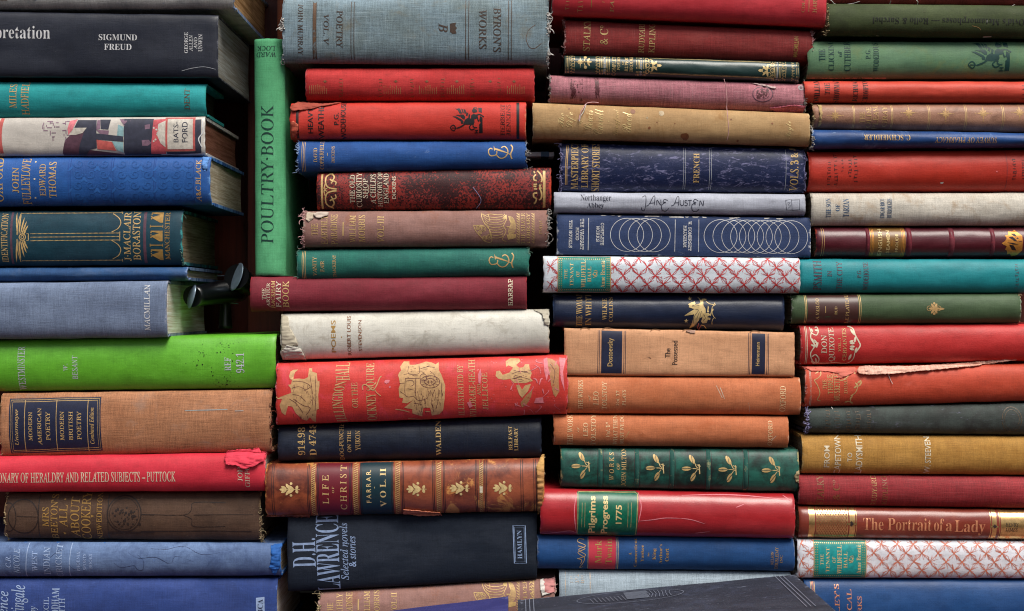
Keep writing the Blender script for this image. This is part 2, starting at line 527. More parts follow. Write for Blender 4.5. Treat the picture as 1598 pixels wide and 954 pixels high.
    def P(s, pts, c='gold', part='ornament', sm=0, layer=1):
        P = [s.X(p) for p in pts]
        if sm: P = smooth(P, sm, True)
        s.put(part, c, *tess(P), layer)
        return s
    def C(s, x, y, r, c='gold', part='ornament', ry=None, layer=1, n=14):
        ry = ry or r
        return s.P([(x + r * math.cos(2 * math.pi * k / n), y + ry * math.sin(2 * math.pi * k / n)) for k in range(n)], c, part, layer=layer)
    def ring(s, x, y, r, w, c='gold', part='ornament', ry=None, layer=1, n=44):
        ry = ry or r
        return s.L([(x + r * math.cos(2 * math.pi * k / n), y + ry * math.sin(2 * math.pi * k / n)) for k in range(n)], w, c, part, True, layer=layer)
    def leaf(s, x, y, ang, ln, wd, c='gold', part='ornament', layer=1):
        ca, sa = math.cos(math.radians(ang)), math.sin(math.radians(ang))
        P = []
        for t, w in ((0, 0), (0.2, 0.7), (0.5, 1), (0.8, 0.7), (1, 0), (0.8, -0.7), (0.5, -1), (0.2, -0.7)):
            u, v = t * ln, w * wd / 2
            P.append((x + u * ca - v * sa, y + u * sa + v * ca))
        return s.P(P, c, part, layer=layer)
    def dots(s, x0, y0, x1, y1, n, r, c='gold', part='ornament'):
        for k in range(n):
            t = k / (n - 1)
            s.C(x0 + (x1 - x0) * t, y0 + (y1 - y0) * t, r, c, part, n=6)
        return s
    def rule(s, x, w, c='gold', v0=0.03, v1=0.97, part='ornament', px=True, layer=1):
        """A line straight across the spine at x."""
        X = s.X((x, 0))[0]
        A, B = s.pp(X, v0), s.pp(X, v1)
        sl = s.slope()
        mid = ((A[0] + B[0]) / 2, (A[1] + B[1]) / 2)
        pts = [(mid[0] - sl * (p[1] - mid[1]), p[1]) for p in (A, B)]
        s.put(part, c, *strip(pts, w), layer)
        return s
    def band_fill(s, x0, x1, c, part='title_label', v0=0.0, v1=1.0, layer=1):
        X0, X1 = s.X((x0, 0))[0], s.X((x1, 0))[0]
        sl = s.slope(); th = s.edges(X0)[1] - s.edges(X0)[0]
        def q(X, v):
            p = s.pp(X, v); return (p[0] - sl * (v - 0.5) * th, p[1])
        s.put(part, c, [q(X0, v0), q(X1, v0), q(X1, v1), q(X0, v1)], [(0, 1, 2, 3)], layer)
        return s
    def smudge(s, x0, y0, x1, y1, c, d='U', n=7, part='lettering', w=0.8):
        """A line of lettering rubbed past reading: only broken strokes are left."""
        (x0, y0), (x1, y1) = s.X((x0, y0)), s.X((x1, y1))
        for k in range(n):
            t = (k + 0.5) / n + s.rnd.uniform(-0.02, 0.02)
            py = y0 + (y1 - y0) * t
            a, b = s.rnd.uniform(0, 0.2), s.rnd.uniform(0.75, 1)
            p, r = (x0 + (x1 - x0) * a, py + s.rnd.uniform(-0.8, 0.8)), (x0 + (x1 - x0) * b, py + s.rnd.uniform(-0.8, 0.8))
            s.put(part, c, *strip([p, r], w), 2)
            if s.rnd.random() < 0.5:
                q = (x0 + (x1 - x0) * (0.05 if s.rnd.random() < 0.5 else 0.92), py)
                s.put(part, c, *strip([(q[0], q[1] - (y1 - y0) / n * 0.4), (q[0], q[1] + (y1 - y0) / n * 0.4)], w * 0.8), 2)
        return s
    def band(s, x0, x1, h, mat, part='raised_band'):
        (X0, _), (X1, _) = s.X((x0, 0)), s.X((x1, 0))
        bm = bmesh.new(); uvl = bm.loops.layers.uv.new('UVMap'); el = bm.verts.layers.float.new('edge')
        g = []; uvc = {}
        for i in range(9):
            r = []
            t = i / 8
            a = X0 + (X1 - X0) * t
            for k in range(19):
                v = 0.5 - 0.5 * math.cos(math.pi * k / 18)
                px, py = s.pp(a, v)
                vt = bm.verts.new(s.loc(px, py, s.sy(a, v) - h * math.sin(math.pi * t) ** 0.7 * math.sin(math.pi * (0.04 + 0.92 * v)) ** 0.4 + 0.0001))
                vt[el] = 0.55
                uvc[vt] = (a * S, v * 0.03)
                r.append(vt)
            g.append(r)
        for i in range(8):
            for k in range(18):
                f = bm.faces.new((g[i][k], g[i][k + 1], g[i + 1][k + 1], g[i + 1][k])); f.smooth = True
                for l in f.loops: l[uvl].uv = uvc[l.vert]
        me = bpy.data.meshes.new(part); bm.to_mesh(me); bm.free()
        link(part, me, mat, s.e, s.org)
        return s
    def flap(s, pts, lift, mat, part='torn_flap', rough=0.0012, thick=0.0006):
        """A torn piece standing off the covering."""
        P0 = [s.X(p) for p in pts]
        P = []
        for p, q in zip(P0, P0[1:] + P0[:1]):      # torn edges are never straight
            m = max(1, int(math.hypot(q[0] - p[0], q[1] - p[1]) / 2.5))
            for k in range(m):
                t = k / m
                P.append((p[0] + (q[0] - p[0]) * t + s.rnd.uniform(-0.5, 0.5), p[1] + (q[1] - p[1]) * t + s.rnd.uniform(-0.5, 0.5)))
        V, F = tess(P)
        bm = s.flat(V, F, step=2.5, clip=False)
        uvl = bm.loops.layers.uv.new('UVMap'); el = bm.verts.layers.float.new('edge')
        for v in bm.verts:
            a, vv = v.co.x, v.co.y / 100
            px, py = s.pp(a, vv)
            nz = noise.noise(Vector((px * 0.12, py * 0.22, s.seed))) + 0.6 * noise.noise(Vector((px * 0.35, py * 0.5, s.seed)))
            v[el] = 0.35
            v.co = s.loc(px, py, s.sy(a, vv) - lift - rough * nz)
        for f in bm.faces:
            f.smooth = True
            for l in f.loops: l[uvl].uv = (l.vert.co.x, l.vert.co.z)
        me = bpy.data.meshes.new(part); bm.to_mesh(me); bm.free()
        o = link(part, me, mat, s.e, s.org)
        md = o.modifiers.new('thick', 'SOLIDIFY'); md.thickness = thick; md.offset = 0
        return s
    def threads(s, side, n, ln, mat, v0=0.02, v1=0.98, r=0.00016, part='frayed_threads'):
        """Loose fibres at a worn end of the spine: side -1 the start, 1 the end."""
        bm = bmesh.new(); rd = s.rnd
        cen = [rd.uniform(v0, v1) for _ in range(max(2, n // 12))] + [v0, v1]
        for _ in range(int(n * 0.6)):
            v = rd.gauss(rd.choice(cen), 0.035)
            a = s.q[0] if side < 0 else s.q[1]
            a -= side * rd.uniform(0, 2.5)
            px, py = s.pp(min(max(a, s.q[0]), s.q[1]), v); yy = s.sy(a, min(1, max(0, v)))
            L = ln * (rd.uniform(0.15, 0.8) if rd.random() < 0.85 else rd.uniform(0.9, 1.7)); ang = rd.gauss(0, 1.0); bend = rd.gauss(0, 0.55)
            pts = []
            for k in range(6):
                pts.append(s.loc(px, py, yy - 0.0002 + rd.uniform(-0.0004, 0.0004) * k))
                ca, sa = math.cos(ang) * L / 5 * side, math.sin(ang) * L / 5
                if s.vert: px += sa; py += ca
                else: px += ca; py += sa
                ang += bend
            tube(bm, pts, r * rd.uniform(0.6, 1.3))
        me = bpy.data.meshes.new(part); bm.to_mesh(me); bm.free()
        link(part, me, mat, s.e, s.org)
        return s
    def thread(s, pts, r, mat, off=0.0008, part='loose_thread'):
        bm = bmesh.new()
        P = smooth([s.X(p) for p in pts], 6)
        W3 = []
        for i, (px, py) in enumerate(P):
            a, v = s.inv(px, py)
            W3.append(s.loc(px, py, s.sy(min(max(a, s.q[0]), s.q[1]), min(1, max(0, v))) - off - 0.0004 * math.sin(i * 0.7)))
        tube(bm, W3, r)
        me = bpy.data.meshes.new(part); bm.to_mesh(me); bm.free()
        link(part, me, mat, s.e, s.org)
        return s
    def flat(s, V, F, step=4.0, clip=True):
        bm = bmesh.new()
        vs = []
        for px, py in V:
            a, v = s.inv(px, py)
            vs.append(bm.verts.new((a, v * 100, 0)))
        for f in F:
            try: bm.faces.new([vs[i] for i in f])
            except ValueError: pass
        if not bm.verts: return bm
        def cut(co, no, out=False, inn=False):
            bmesh.ops.bisect_plane(bm, geom=bm.verts[:] + bm.edges[:] + bm.faces[:], dist=1e-5, plane_co=co, plane_no=no, clear_outer=out, clear_inner=inn)
        if clip:
            ys = [v.co.y for v in bm.verts]; xs = [v.co.x for v in bm.verts]
            if max(ys) > 99: cut((0, 99, 0), (0, 1, 0), out=True)
            if bm.verts and min(ys) < 1: cut((0, 1, 0), (0, -1, 0), out=True)
            if bm.verts and min(xs) < s.q[0] + 1: cut((s.q[0] + 1, 0, 0), (-1, 0, 0), out=True)
            if bm.verts and max(xs) > s.q[1] - 1: cut((s.q[1] - 1, 0, 0), (1, 0, 0), out=True)
        if not bm.verts: return bm
        ys = [v.co.y for v in bm.verts]; xs = [v.co.x for v in bm.verts]
        b0, b1 = s.edges((s.q[0] + s.q[1]) / 2)
        th = b1 - b0
        nv = max(6, int(th / step))
        cuts = sorted(set([2 + 96 * (0.5 - 0.5 * math.cos(math.pi * k / nv)) for k in range(1, nv)]))
        for y in cuts:
            if min(ys) + 0.3 < y < max(ys) - 0.3: cut((0, y, 0), (0, 1, 0))
        st = 12.0 if step >= 4 else step * 1.5
        if max(xs) - min(xs) > st * 1.3:
            x = math.floor(min(xs) / st) * st + st
            while x < max(xs):
                cut((x, 0, 0), (1, 0, 0)); x += st
        return bm
    def done(s):
        """Turn the collected marks into meshes: one for each label, block of lettering, sprig or emblem."""
        whole = ('netting_pattern', 'rub_mark', 'gilt_net', 'stain', 'rubbed_edge', 'film_crease', 'crease', 'blind_scroll')
        made = []
        for part, els in s.marks.items():
            boxes = []
            for c, layer, V, F in els:
                xs = [v[0] for v in V]; ys = [v[1] for v in V]
                boxes.append((min(xs), min(ys), max(xs), max(ys)))
            gap = 1e9 if part in whole else 7.0
            gid = list(range(len(els)))
            def root(i):
                while gid[i] != i:
                    gid[i] = gid[gid[i]]; i = gid[i]
                return i
            for i in range(len(els)):
                for j in range(i):
                    A, B = boxes[i], boxes[j]
                    if A[0] - gap < B[2] and B[0] - gap < A[2] and A[1] - gap < B[3] and B[1] - gap < A[3]:
                        gid[root(i)] = root(j)
            cl = {}
            for i in range(len(els)): cl.setdefault(root(i), []).append(i)
            for ids in cl.values():
                VV, FF, MI, mats = [], [], [], []
                for k, i in enumerate(ids):
                    c, layer, V, F = els[i]
                    m = INK[c] if isinstance(c, str) else c
                    if m not in mats: mats.append(m)
                    bm = s.flat(V, F)
                    off = 0.00006 + 0.00006 * layer + (k % 12) * 4e-6
                    base = len(VV)
                    bm.verts.index_update()
                    for v in bm.verts:
                        px, py = s.pp(v.co.x, v.co.y / 100)
                        VV.append(s.loc(px, py, s.sy(v.co.x, v.co.y / 100) - off))
                    for f in bm.faces:
                        FF.append([base + v.index for v in f.verts]); MI.append(mats.index(m))
                    bm.free()
                if not FF: continue
                me = bpy.data.meshes.new(part)
                me.from_pydata(VV, [], FF)
                for m in mats: me.materials.append(m)
                me.polygons.foreach_set('material_index', MI)
                me.polygons.foreach_set('use_smooth', [True] * len(me.polygons))
                bm = bmesh.new(); bm.from_mesh(me)
                for f in bm.faces:
                    if f.normal.y > 0: f.normal_flip()
                bm.to_mesh(me); bm.free()
                o = bpy.data.objects.new(part, me); COL.objects.link(o); o.parent = s.e
                bb = [min(boxes[i][0] for i in ids), min(boxes[i][1] for i in ids), max(boxes[i][2] for i in ids), max(boxes[i][3] for i in ids)]
                made.append((part, o, bb))
        labels = [m for m in made if m[0] in ('title_label', 'volume_label', 'publisher_panel', 'label_panel')]
        for part, o, bb in made:
            if part != 'lettering': continue
            for _, lo, lb in labels:     # lettering printed on a label belongs to the label
                if bb[0] > lb[0] - 3 and bb[2] < lb[2] + 3 and bb[1] > lb[1] - 8 and bb[3] < lb[3] + 8:
                    o.parent = lo; break
        return s

def tube(bm, pts, r, sides=4):
    prev = None
    for i, p in enumerate(pts):
        a = pts[max(0, i - 1)]; b = pts[min(len(pts) - 1, i + 1)]
        d = (b - a).normalized() if (b - a).length > 1e-9 else Vector((1, 0, 0))
        u = d.cross(Vector((0.3, 1, 0.2))).normalized(); w = d.cross(u)
        k = 1.0 if i < len(pts) - 1 else 0.5
        cur = [bm.verts.new(p + (u * math.cos(2 * math.pi * j / sides) + w * math.sin(2 * math.pi * j / sides)) * r * k) for j in range(sides)]
        if prev:
            for j in range(sides):
                f = bm.faces.new((prev[j], prev[(j + 1) % sides], cur[(j + 1) % sides], cur[j])); f.smooth = True
        prev = cur

def plain(name, col, rough=0.7, metal=0.0, coat=0.0, vari=0.5, sc=60.0, scale=(1, 1, 1), bump=0.3):
    N = NT(name)
    p = N.n('ShaderNodeTexCoord').outputs['Object']
    a = N.noise(p, scale=scale, sc=sc, det=6, rough=0.7)
    c = lin(col)
    N.l(N.mix(N.math('MULTIPLY', N.ramp(a, 0.3, 0.7), vari), c, tuple(v * 0.45 for v in c[:3]) + (1,)), N.b.inputs['Base Color'])
    N.b.inputs['Roughness'].default_value = rough
    N.b.inputs['Metallic'].default_value = metal
    N.b.inputs['Coat Weight'].default_value = coat
    bp = N.n('ShaderNodeBump'); bp.inputs['Strength'].default_value = bump; bp.inputs['Distance'].default_value = 0.0005
    N.l(a, bp.inputs['Height']); N.l(bp.outputs[0], N.b.inputs['Normal'])
    return N.m

TH = {k: plain('thread_fibre', c, 0.9, vari=0.4) for k, c in {
    'white': (215, 210, 205), 'grey': (165, 160, 155), 'pink': (215, 165, 165), 'lilac': (150, 145, 185), 'brown': (150, 110, 80),
    'blue': (150, 175, 215), 'green': (130, 175, 155), 'red': (205, 110, 105), 'rust': (120, 62, 45), 'straw': (190, 170, 130)}.items()}
# ---------------------------------------------------------------- the setting: a dark wooden bookcase
wood = plain('dark_wood', (104, 38, 22), 0.5, sc=30, scale=(14, 3, 0.7), vari=0.8)
wood_warm = plain('warm_wood', (176, 84, 26), 0.45, sc=30, scale=(1.2, 3, 16), vari=0.55)
def box(name, x0, x1, y0, y1, z0, z1, mat, bev=0.0015, parent=None):
    bm = bmesh.new()
    bmesh.ops.create_cube(bm, size=1)
    for v in bm.verts:
        v.co = Vector((x0 + (v.co.x + .5) * (x1 - x0), y0 + (v.co.y + .5) * (y1 - y0), z0 + (v.co.z + .5) * (z1 - z0)))
    if bev: bmesh.ops.bevel(bm, geom=bm.edges[:], offset=bev, segments=2, affect='EDGES')
    me = bpy.data.meshes.new(name); bm.to_mesh(me); bm.free()
    me.materials.append(mat)
    o = bpy.data.objects.new(name, me); COL.objects.link(o); o.parent = parent
    return o
def tag(o, label, cat, group=None):
    o['label'] = label; o['category'] = cat
    if group: o['group'] = group
    return o
SHELF = W(0, 1004).z
case = bpy.data.objects.new('bookcase', None); COL.objects.link(case); case.location = (0, 0, 0)
tag(case, 'dark reddish wooden bookcase holding the stacked books', 'bookcase')
box('back_panel', -0.62, 0.62, 0.200, 0.215, SHELF, W(0, -120).z, wood, 0.001, case)
box('shelf_board', -0.62, 0.62, -0.30, 0.198, SHELF - 0.02, SHELF - 0.0005, wood, 0.002, case)
box('unseen_shade_board', -0.62, 0.62, -0.004, 0.198, W(0, -205).z, W(0, -240).z, wood, 0.002, case)  # out of view, added to keep overhead light out of the gaps
box('unseen_shade_panel', -0.66, -0.6205, -0.02, 0.215, SHELF - 0.02, W(0, -240).z, wood, 0.002, case)  # both sides are out of view, added to block ambient light
box('unseen_shade_panel', 0.6205, 0.66, -0.02, 0.215, SHELF - 0.02, W(0, -240).z, wood, 0.002, case)  # out of view, added as a light block like its twin
box('upright', W(330, 0).x, W(392, 0).x, 0.150, 0.198, SHELF + 0.0005, W(0, -204).z, wood, 0.002, case)
box('cross_rail', W(392.5, 0).x, W(520, 0).x, 0.120, 0.198, W(0, 37).z, W(0, -100).z, wood_warm, 0.002, case)

GA, GB, GC, GD = ('books of the stack at the left edge', 'books of the stack right of the upright green book',
                  'books of the third stack', 'books of the stack at the right edge')
# ================================================================ first stack
b = Book('faded grey book with blue corners lying on top of the left stack', GA, (-190, 366, -52, 17, -58, 15),
         cloth((200, 199, 194), (160, 162, 160), 0.6, wear=(95, 140, 200), wearamt=0.45, stain=(125, 130, 135), stainamt=.3), y0=-.003, pages='tan', fray=2, depth=.15, inset=3)
b.threads(1, 24, 6, TH['blue'])
b.reg('A1').smudge(5, 2, 60, 14, 'brownf', n=2).smudge(120, 2, 225, 12, 'brownf', n=2).done()

b = Book('thick charcoal jacketed book with large white lower-case title letters', GA, (-170, 341.5, 16, 122, 24, 123),
         cloth((30, 34, 48), (24, 27, 40), 0.5, weave=.1, rough=.5, wear=(120, 122, 130), wearamt=.12, scuff=.12, coat=.1), n=5, bulge=.004, y0=-.003, fray=.4, pages='cool', inset=1.5, board=2.5)
b.reg('A1').T('pretation', -15, 150, 288, 240, 'R', 'n', 'white').T('SIGMUND', 555, 197, 765, 230, 'R', 'b', 'white').T('FREUD', 585, 250, 735, 283, 'R', 'b', 'white')
b.T('GEORGE', 1025, 186, 1045, 300, 'U', 'r', 'white').T('ALLEN', 1051, 202, 1071, 290, 'U', 'r', 'white').T('AND', 1077, 214, 1096, 278, 'U', 'r', 'white').T('UNWIN', 1103, 196, 1124, 292, 'U', 'r', 'white')
b.L([(1010, 397), (1060, 384), (1130, 375), (1195, 388)], .6, 'whitef', 'scratch', sm=4).done()

b = Book('teal green cloth book with faded gilt author letters beneath the charcoal jacketed book', GA, (-170, 321, 124, 184, 129, 181),
         cloth((0, 150, 152), (0, 126, 132), .6, weave=.1, wear=(60, 165, 155), wearamt=.2, scuff=.1), fray=.6, y0=.002, depth=.07, pages='dark', inset=14)  # shadow at the end put into dark page colour, shallow depth and inset
b.reg('A1').T('MILES', 56, 465, 96, 598, c='goldw').T('HADFIEL', 120, 452, 162, 634, c='goldw').T('DENT', 1020, 490, 1050, 608, c='brownf').done()

b = Book('cream illustrated dust jacket with a boxed publisher panel edged in pink', GA, (-170, 320, 185, 245, 181, 243),
         cloth((206, 199, 190), (180, 172, 164), .6, weave=.05, rough=.42, wear=(232, 228, 224), wearamt=.35, scuff=.1, coat=.35), n=3.2, bulge=.005, pages='brown', fray=1.2, inset=3)
b.reg('bats')
b.L([(30, 30), (12, 200), (25, 380)], 5.5, 'coral', 'jacket_picture', sm=4)
for k in range(26):
    rr = b.rnd; x = rr.uniform(430, 690); y = rr.uniform(45, 225)
    if rr.random() < .6: b.L([(x, y), (x + rr.uniform(25, 60), y)], 1.3, 'lilac', 'jacket_picture')
    else: b.L([(x, y), (x, y + rr.uniform(15, 50))], 1.3, 'lilac', 'jacket_picture')
b.P([(640, 410), (625, 380), (655, 250), (720, 190), (850, 160), (820, 260), (790, 410)], 'plum', 'jacket_picture')
b.P([(700, 60), (775, 40), (730, 150), (690, 200), (680, 140)], 'pinkp', 'jacket_picture', layer=2)
b.P([(690, 200), (750, 130), (870, 128), (830, 180), (760, 200)], 'cream', 'jacket_picture', layer=3)
b.P([(780, 50), (965, 50), (970, 330), (900, 345), (850, 405), (780, 405), (800, 300), (850, 150), (740, 150)], 'slate', 'jacket_picture', layer=2)
b.P([(970, 50), (1000, 50), (1005, 140), (965, 150)], 'lilac', 'jacket_picture')
b.P([(1000, 45), (1105, 45), (1085, 145), (1010, 140)], 'slate', 'jacket_picture', layer=2)
b.P([(965, 150), (1090, 155), (1085, 200), (1010, 195)], 'lilac', 'jacket_picture', layer=2)
b.P([(965, 185), (1230, 215), (1235, 265), (965, 245)], 'slate', 'jacket_picture', layer=3)
b.P([(968, 248), (1120, 268), (1160, 355), (975, 340)], 'coral', 'jacket_picture', layer=2)
b.P([(1120, 262), (1232, 272), (1232, 375), (1170, 350)], 'aqua', 'jacket_picture', layer=2)
b.P([(1180, 95), (1235, 120), (1235, 215), (1170, 205)], 'aqua', 'jacket_picture', layer=2)
b.P([(850, 340), (1200, 385), (1330, 405), (850, 405)], 'plum', 'jacket_picture', layer=1)
b.P([(1190, 40), (1330, 35), (1240, 110)], 'lilac', 'jacket_picture', layer=2)
b.P([(1240, 110), (1290, 45), (1600, 45), (1600, 405), (1240, 400)], 'slate', 'jacket_picture', layer=1)
b.reg('bats2')
b.P([(240, 110), (560, 110), (560, 480), (240, 480)], 'slate', 'jacket_picture', layer=2)
b.P([(465, 180), (520, 170), (525, 220), (470, 228)], 'lilac', 'jacket_picture', layer=3)
b.P([(435, 345), (510, 340), (540, 375), (500, 405), (440, 405)], 'lilac', 'jacket_picture', layer=3)
b.P([(560, 120), (700, 110), (690, 490), (530, 490)], 'rosy', 'jacket_picture', layer=2)
b.P([(610, 170), (690, 130), (690, 420), (640, 380), (605, 300)], 'cream', 'jacket_picture', layer=3)
for k in range(14): b.C(590 + b.rnd.uniform(-28, 25), 140 + k * 18, 11, b.rnd.choice(['coral', 'cream', 'rosy']), 'jacket_picture', layer=3, n=7)
b.P([(1010, 120), (1075, 115), (1075, 480), (800, 495), (700, 490), (700, 470), (1010, 465)], 'slate', 'jacket_picture', layer=2)
b.P([(685, 95), (1010, 92), (1012, 460), (685, 465)], 'coral', 'publisher_panel', layer=3)
b.P([(712, 112), (985, 110), (988, 438), (712, 442)], 'cream', 'publisher_panel', layer=4)
b.T('BATS-', 778, 145, 832, 368, f='s', c='slate', layer=5).T('FORD', 870, 145, 932, 368, f='s', c='slate', layer=5)
b.L([(1085, 130), (1095, 250), (1050, 330), (1085, 420)], 1.6, 'white', 'jacket_picture', sm=5, layer=4).done()

b = Book('bright blue cloth book with gilt names and blind stamped scroll panels', GA, (-170, 329, 245, 324, 243, 320),
         cloth((24, 86, 160), (16, 64, 132), .6, weave=.07, wear=(110, 160, 220), wearamt=.3, scuff=.12, rough=.55), pages='cream', fray=1, inset=2.5)
b.reg('bats').T('OXFORD', -60, 420, 46, 860, c='gold').T('JOHN', 140, 520, 205, 775, c='gold').T('FULLEYLOVE', 230, 432, 318, 885, c='gold').T('EDWARD', 408, 488, 470, 805, c='gold').T('THOMAS', 500, 465, 572, 822, c='gold')
for y in (465, 638, 822): b.C(362, y, 9, 'pale', 'lettering')
b.reg('A2').T('A&C.BLACK', 945, 60, 970, 262, c='goldw')
SCROLL_LIT = cloth((30, 94, 168), (26, 86, 160), .5, weave=.05); SCROLL_SHADE = cloth((18, 76, 148), weave=.05)  # scroll relief painted in: lighter blue as lit strokes, darker blue as shade
for px0 in (350, 558, 758):
    for gx in range(3):
        for gy in range(4):
            x, y = px0 + 30 + gx * 62, 78 + gy * 52
            fl = 1 if (gx + gy) % 2 else -1
            sp = [(x + fl * (26 - k * 1.9) * math.cos(k * .62), y + (24 - k * 1.75) * math.sin(k * .62)) for k in range(13)]
            b.L(sp, .9, SCROLL_LIT, 'blind_scroll', sm=3)
            b.L([(p[0] + 4, p[1] + 4) for p in sp], .7, SCROLL_SHADE, 'blind_scroll', sm=3)  # offset darker copy, painted shade of the stroke above
            b.leaf(x + fl * 24, y + 14, 90 - fl * 40, 34, 12, SCROLL_LIT, 'blind_scroll')
for x in (335, 345, 540, 550, 745, 752, 935): b.rule(x, .9, cloth((24, 70, 145), weave=.03), part='blind_rule')
b.flap([(972, 45), (1005, 48), (1000, 110), (985, 118), (975, 90)], .0006, cloth((90, 145, 215), weave=.1)).done()

TEALDK = cloth((9, 60, 76), (6, 44, 60), .7, weave=.08, wear=(60, 150, 150), wearamt=.35, scuff=.15, rough=.6)
b = Book('dark teal book with gilt winged ornament and dotted gilt panel lines', GA, (-170, 284, 329, 417, 327, 414), TEALDK, y0=.003, pages='grey', fray=2, inset=3)
b.reg('ident').T('IDENTIFICATION', 12, 68, 66, 475, c='gold')
b.rule(97, 3.4, 'plum').rule(1205, 4.5, 'plum')
b.dots(175, 68, 1010, 62, 84, 4, 'gold').dots(180, 464, 1010, 458, 84, 4, 'gold')
for y in (238, 267, 296): b.dots(262, y + 2, 1000, y - 4, 74, 4, 'gold')
for sg, y0, y1 in ((1, 72, 225), (1, 296, 448)):
    pts = smooth([(935, y0), (985, y0 + 35), (1005, (y0 + y1) / 2), (985, y1 - 30), (935, y1)], 8)
    for p in pts: b.C(p[0], p[1], 4, 'gold', n=6)
b.L([(1000, 50), (1010, 72)], 1, 'gold').L([(1000, 222), (1000, 302)], 1, 'gold').L([(1012, 448), (1012, 470)], 1, 'gold')
for sg in (1, -1):
    cy = 268
    for k, (ln, an) in enumerate(((200, 96), (180, 88), (150, 80), (115, 72), (80, 62))):
        b.leaf(150 + k * 12, cy + sg * 12 + sg * k * 4, -sg * an if False else sg * an, ln, 13, 'gold')
    b.L([(145, cy + sg * 20), (150, cy + sg * 110), (165, cy + sg * 205)], 1.1, 'gold', sm=4)
    b.L([(200, cy + sg * 25), (215, cy + sg * 45), (200, cy + sg * 62)], 1.2, 'gold', sm=5)
b.ring(190, 268, 26, 1.4, 'gold').ring(190, 268, 12, 1.2, 'gold').L([(225, 240), (240, 240), (240, 296), (225, 296)], 1.3, 'gold')
b.T('J·MACLAIR', 1030, 55, 1088, 465, c='gold').T('BORASTON', 1105, 52, 1168, 460, c='gold')
for y in (60, 215, 370):
    b.P([(1255, y), (1355, y), (1355, y + 88), (1330, y + 88), (1255, y + 45), (1330, y + 20), (1255, y + 8)], 'dull')
    b.dots(1258, y + 15, 1258, y + 55, 3, 6, 'dull')
for y in (178, 335): b.L([(1250, y), (1355, y)], 1.5, 'dull').L([(1250, y - 12), (1250, y + 12)], 1, 'dull').L([(1355, y - 12), (1355, y + 12)], 1, 'dull')
b.T('MANCHESTER', 1372, 60, 1412, 455, c='dull')
b.threads(1, 34, 6, TH['green']).done()

b = Book('thin navy book pressed beneath the dark teal gilt book', GA, (-170, 291, 418, 441, 416, 438),
         cloth((32, 76, 124), (22, 54, 98), .7, wear=(120, 140, 180), wearamt=.5, stain=(70, 90, 125), stainamt=.4), fray=1.5, y0=.004)
b.done()

b = Book('grey blue linen book with a small white publisher name at its worn end', GA, (-170, 264, 444, 532, 438, 527),
         cloth((108, 124, 152), (88, 102, 130), .7, weave=.22, wear=(150, 155, 175), wearamt=.3, scuff=.12, slub=.15), y0=-.006, n=3.2, bulge=.008, pages='white', fray=1, inset=1.5)
b.reg('A2').T('MACMILLAN', 708, 660, 735, 880, f='r', c='white').done()

LIME = cloth((94, 174, 24), (76, 148, 18), .55, weave=.08, wear=(120, 185, 70), wearamt=.25, scuff=.06, rough=.45, coat=.2)
b = Book('bright lime green library book with silver shelf number and black rub marks', GA, (-170, 430, 534, 614, 521, 607), LIME, y0=.003, fray=.8, pages='grey', inset=4)
b.reg('A3').T('WESTMINSTER', 100, 145, 140, 385, c='whitef').T('W.', 352, 240, 376, 280, c='whitef').T('BESANT', 400, 195, 430, 325, c='whitef')
b.T('REF', 1240, 205, 1275, 278, f='b', c='whitef').T('942.1', 1302, 180, 1348, 290, f='n', c='whitef')
for k in range(85):
    cx, cy = b.rnd.choice(((1215, 140), (1265, 150), (1080, 250), (1110, 190), (1170, 290), (1260, 310), (1230, 350), (1280, 230)))
    b.C(b.rnd.gauss(cx, 22), b.rnd.gauss(cy, 22), b.rnd.uniform(1.2, 4.5), 'blackspot', 'rub_mark', ry=b.rnd.uniform(1.2, 5), n=6)
b.done()

UNT = cloth((166, 112, 76), (146, 92, 58), .6, weave=.3, wear=(196, 150, 120), wearamt=.35, scuff=.15, slub=.22, stain=(150, 118, 100), stainamt=.2)
b = Book('tan ribbed cloth book with a large black and gilt poetry label', GA, (2, 424, 614, 714, 608, 706), UNT, fray=3, pages='grey')
b.reg('A3').P([(57, 432), (560, 422), (568, 718), (62, 735)], 'navy', 'title_label')
for inset in (8, 18):
    b.L([(57 + inset, 432 + inset), (560 - inset, 422 + inset), (568 - inset, 718 - inset), (62 + inset, 735 - inset)], .8, 'gold', 'title_label', True, layer=2)
for x in (144, 318, 490): b.L([(x, 438), (x + 3, 722)], .9, 'gold', 'title_label', layer=2)
b.T('Untermeyer', 90, 487, 116, 686, f='i', layer=3)
b.T('MODERN', 167, 503, 188, 662, f='r', layer=3).T('AMERICAN', 217, 482, 238, 686, f='r', layer=3).T('POETRY', 262, 503, 286, 660, f='r', layer=3)
b.T('MODERN', 340, 500, 362, 660, f='r', layer=3).T('BRITISH', 388, 500, 410, 660, f='r', layer=3).T('POETRY', 433, 500, 457, 656, f='r', layer=3)
b.T('Combined Edition', 502, 480, 526, 680, f='i', layer=3)
b.L([(1025, 497), (1100, 494), (1260, 490)], 1.3, 'stone', 'scratch').L([(1300, 498), (1348, 497)], 1, 'stone', 'scratch')
b.threads(1, 60, 9, TH['rust'], r=.0003).threads(-1, 16, 4, TH['straw']).done()

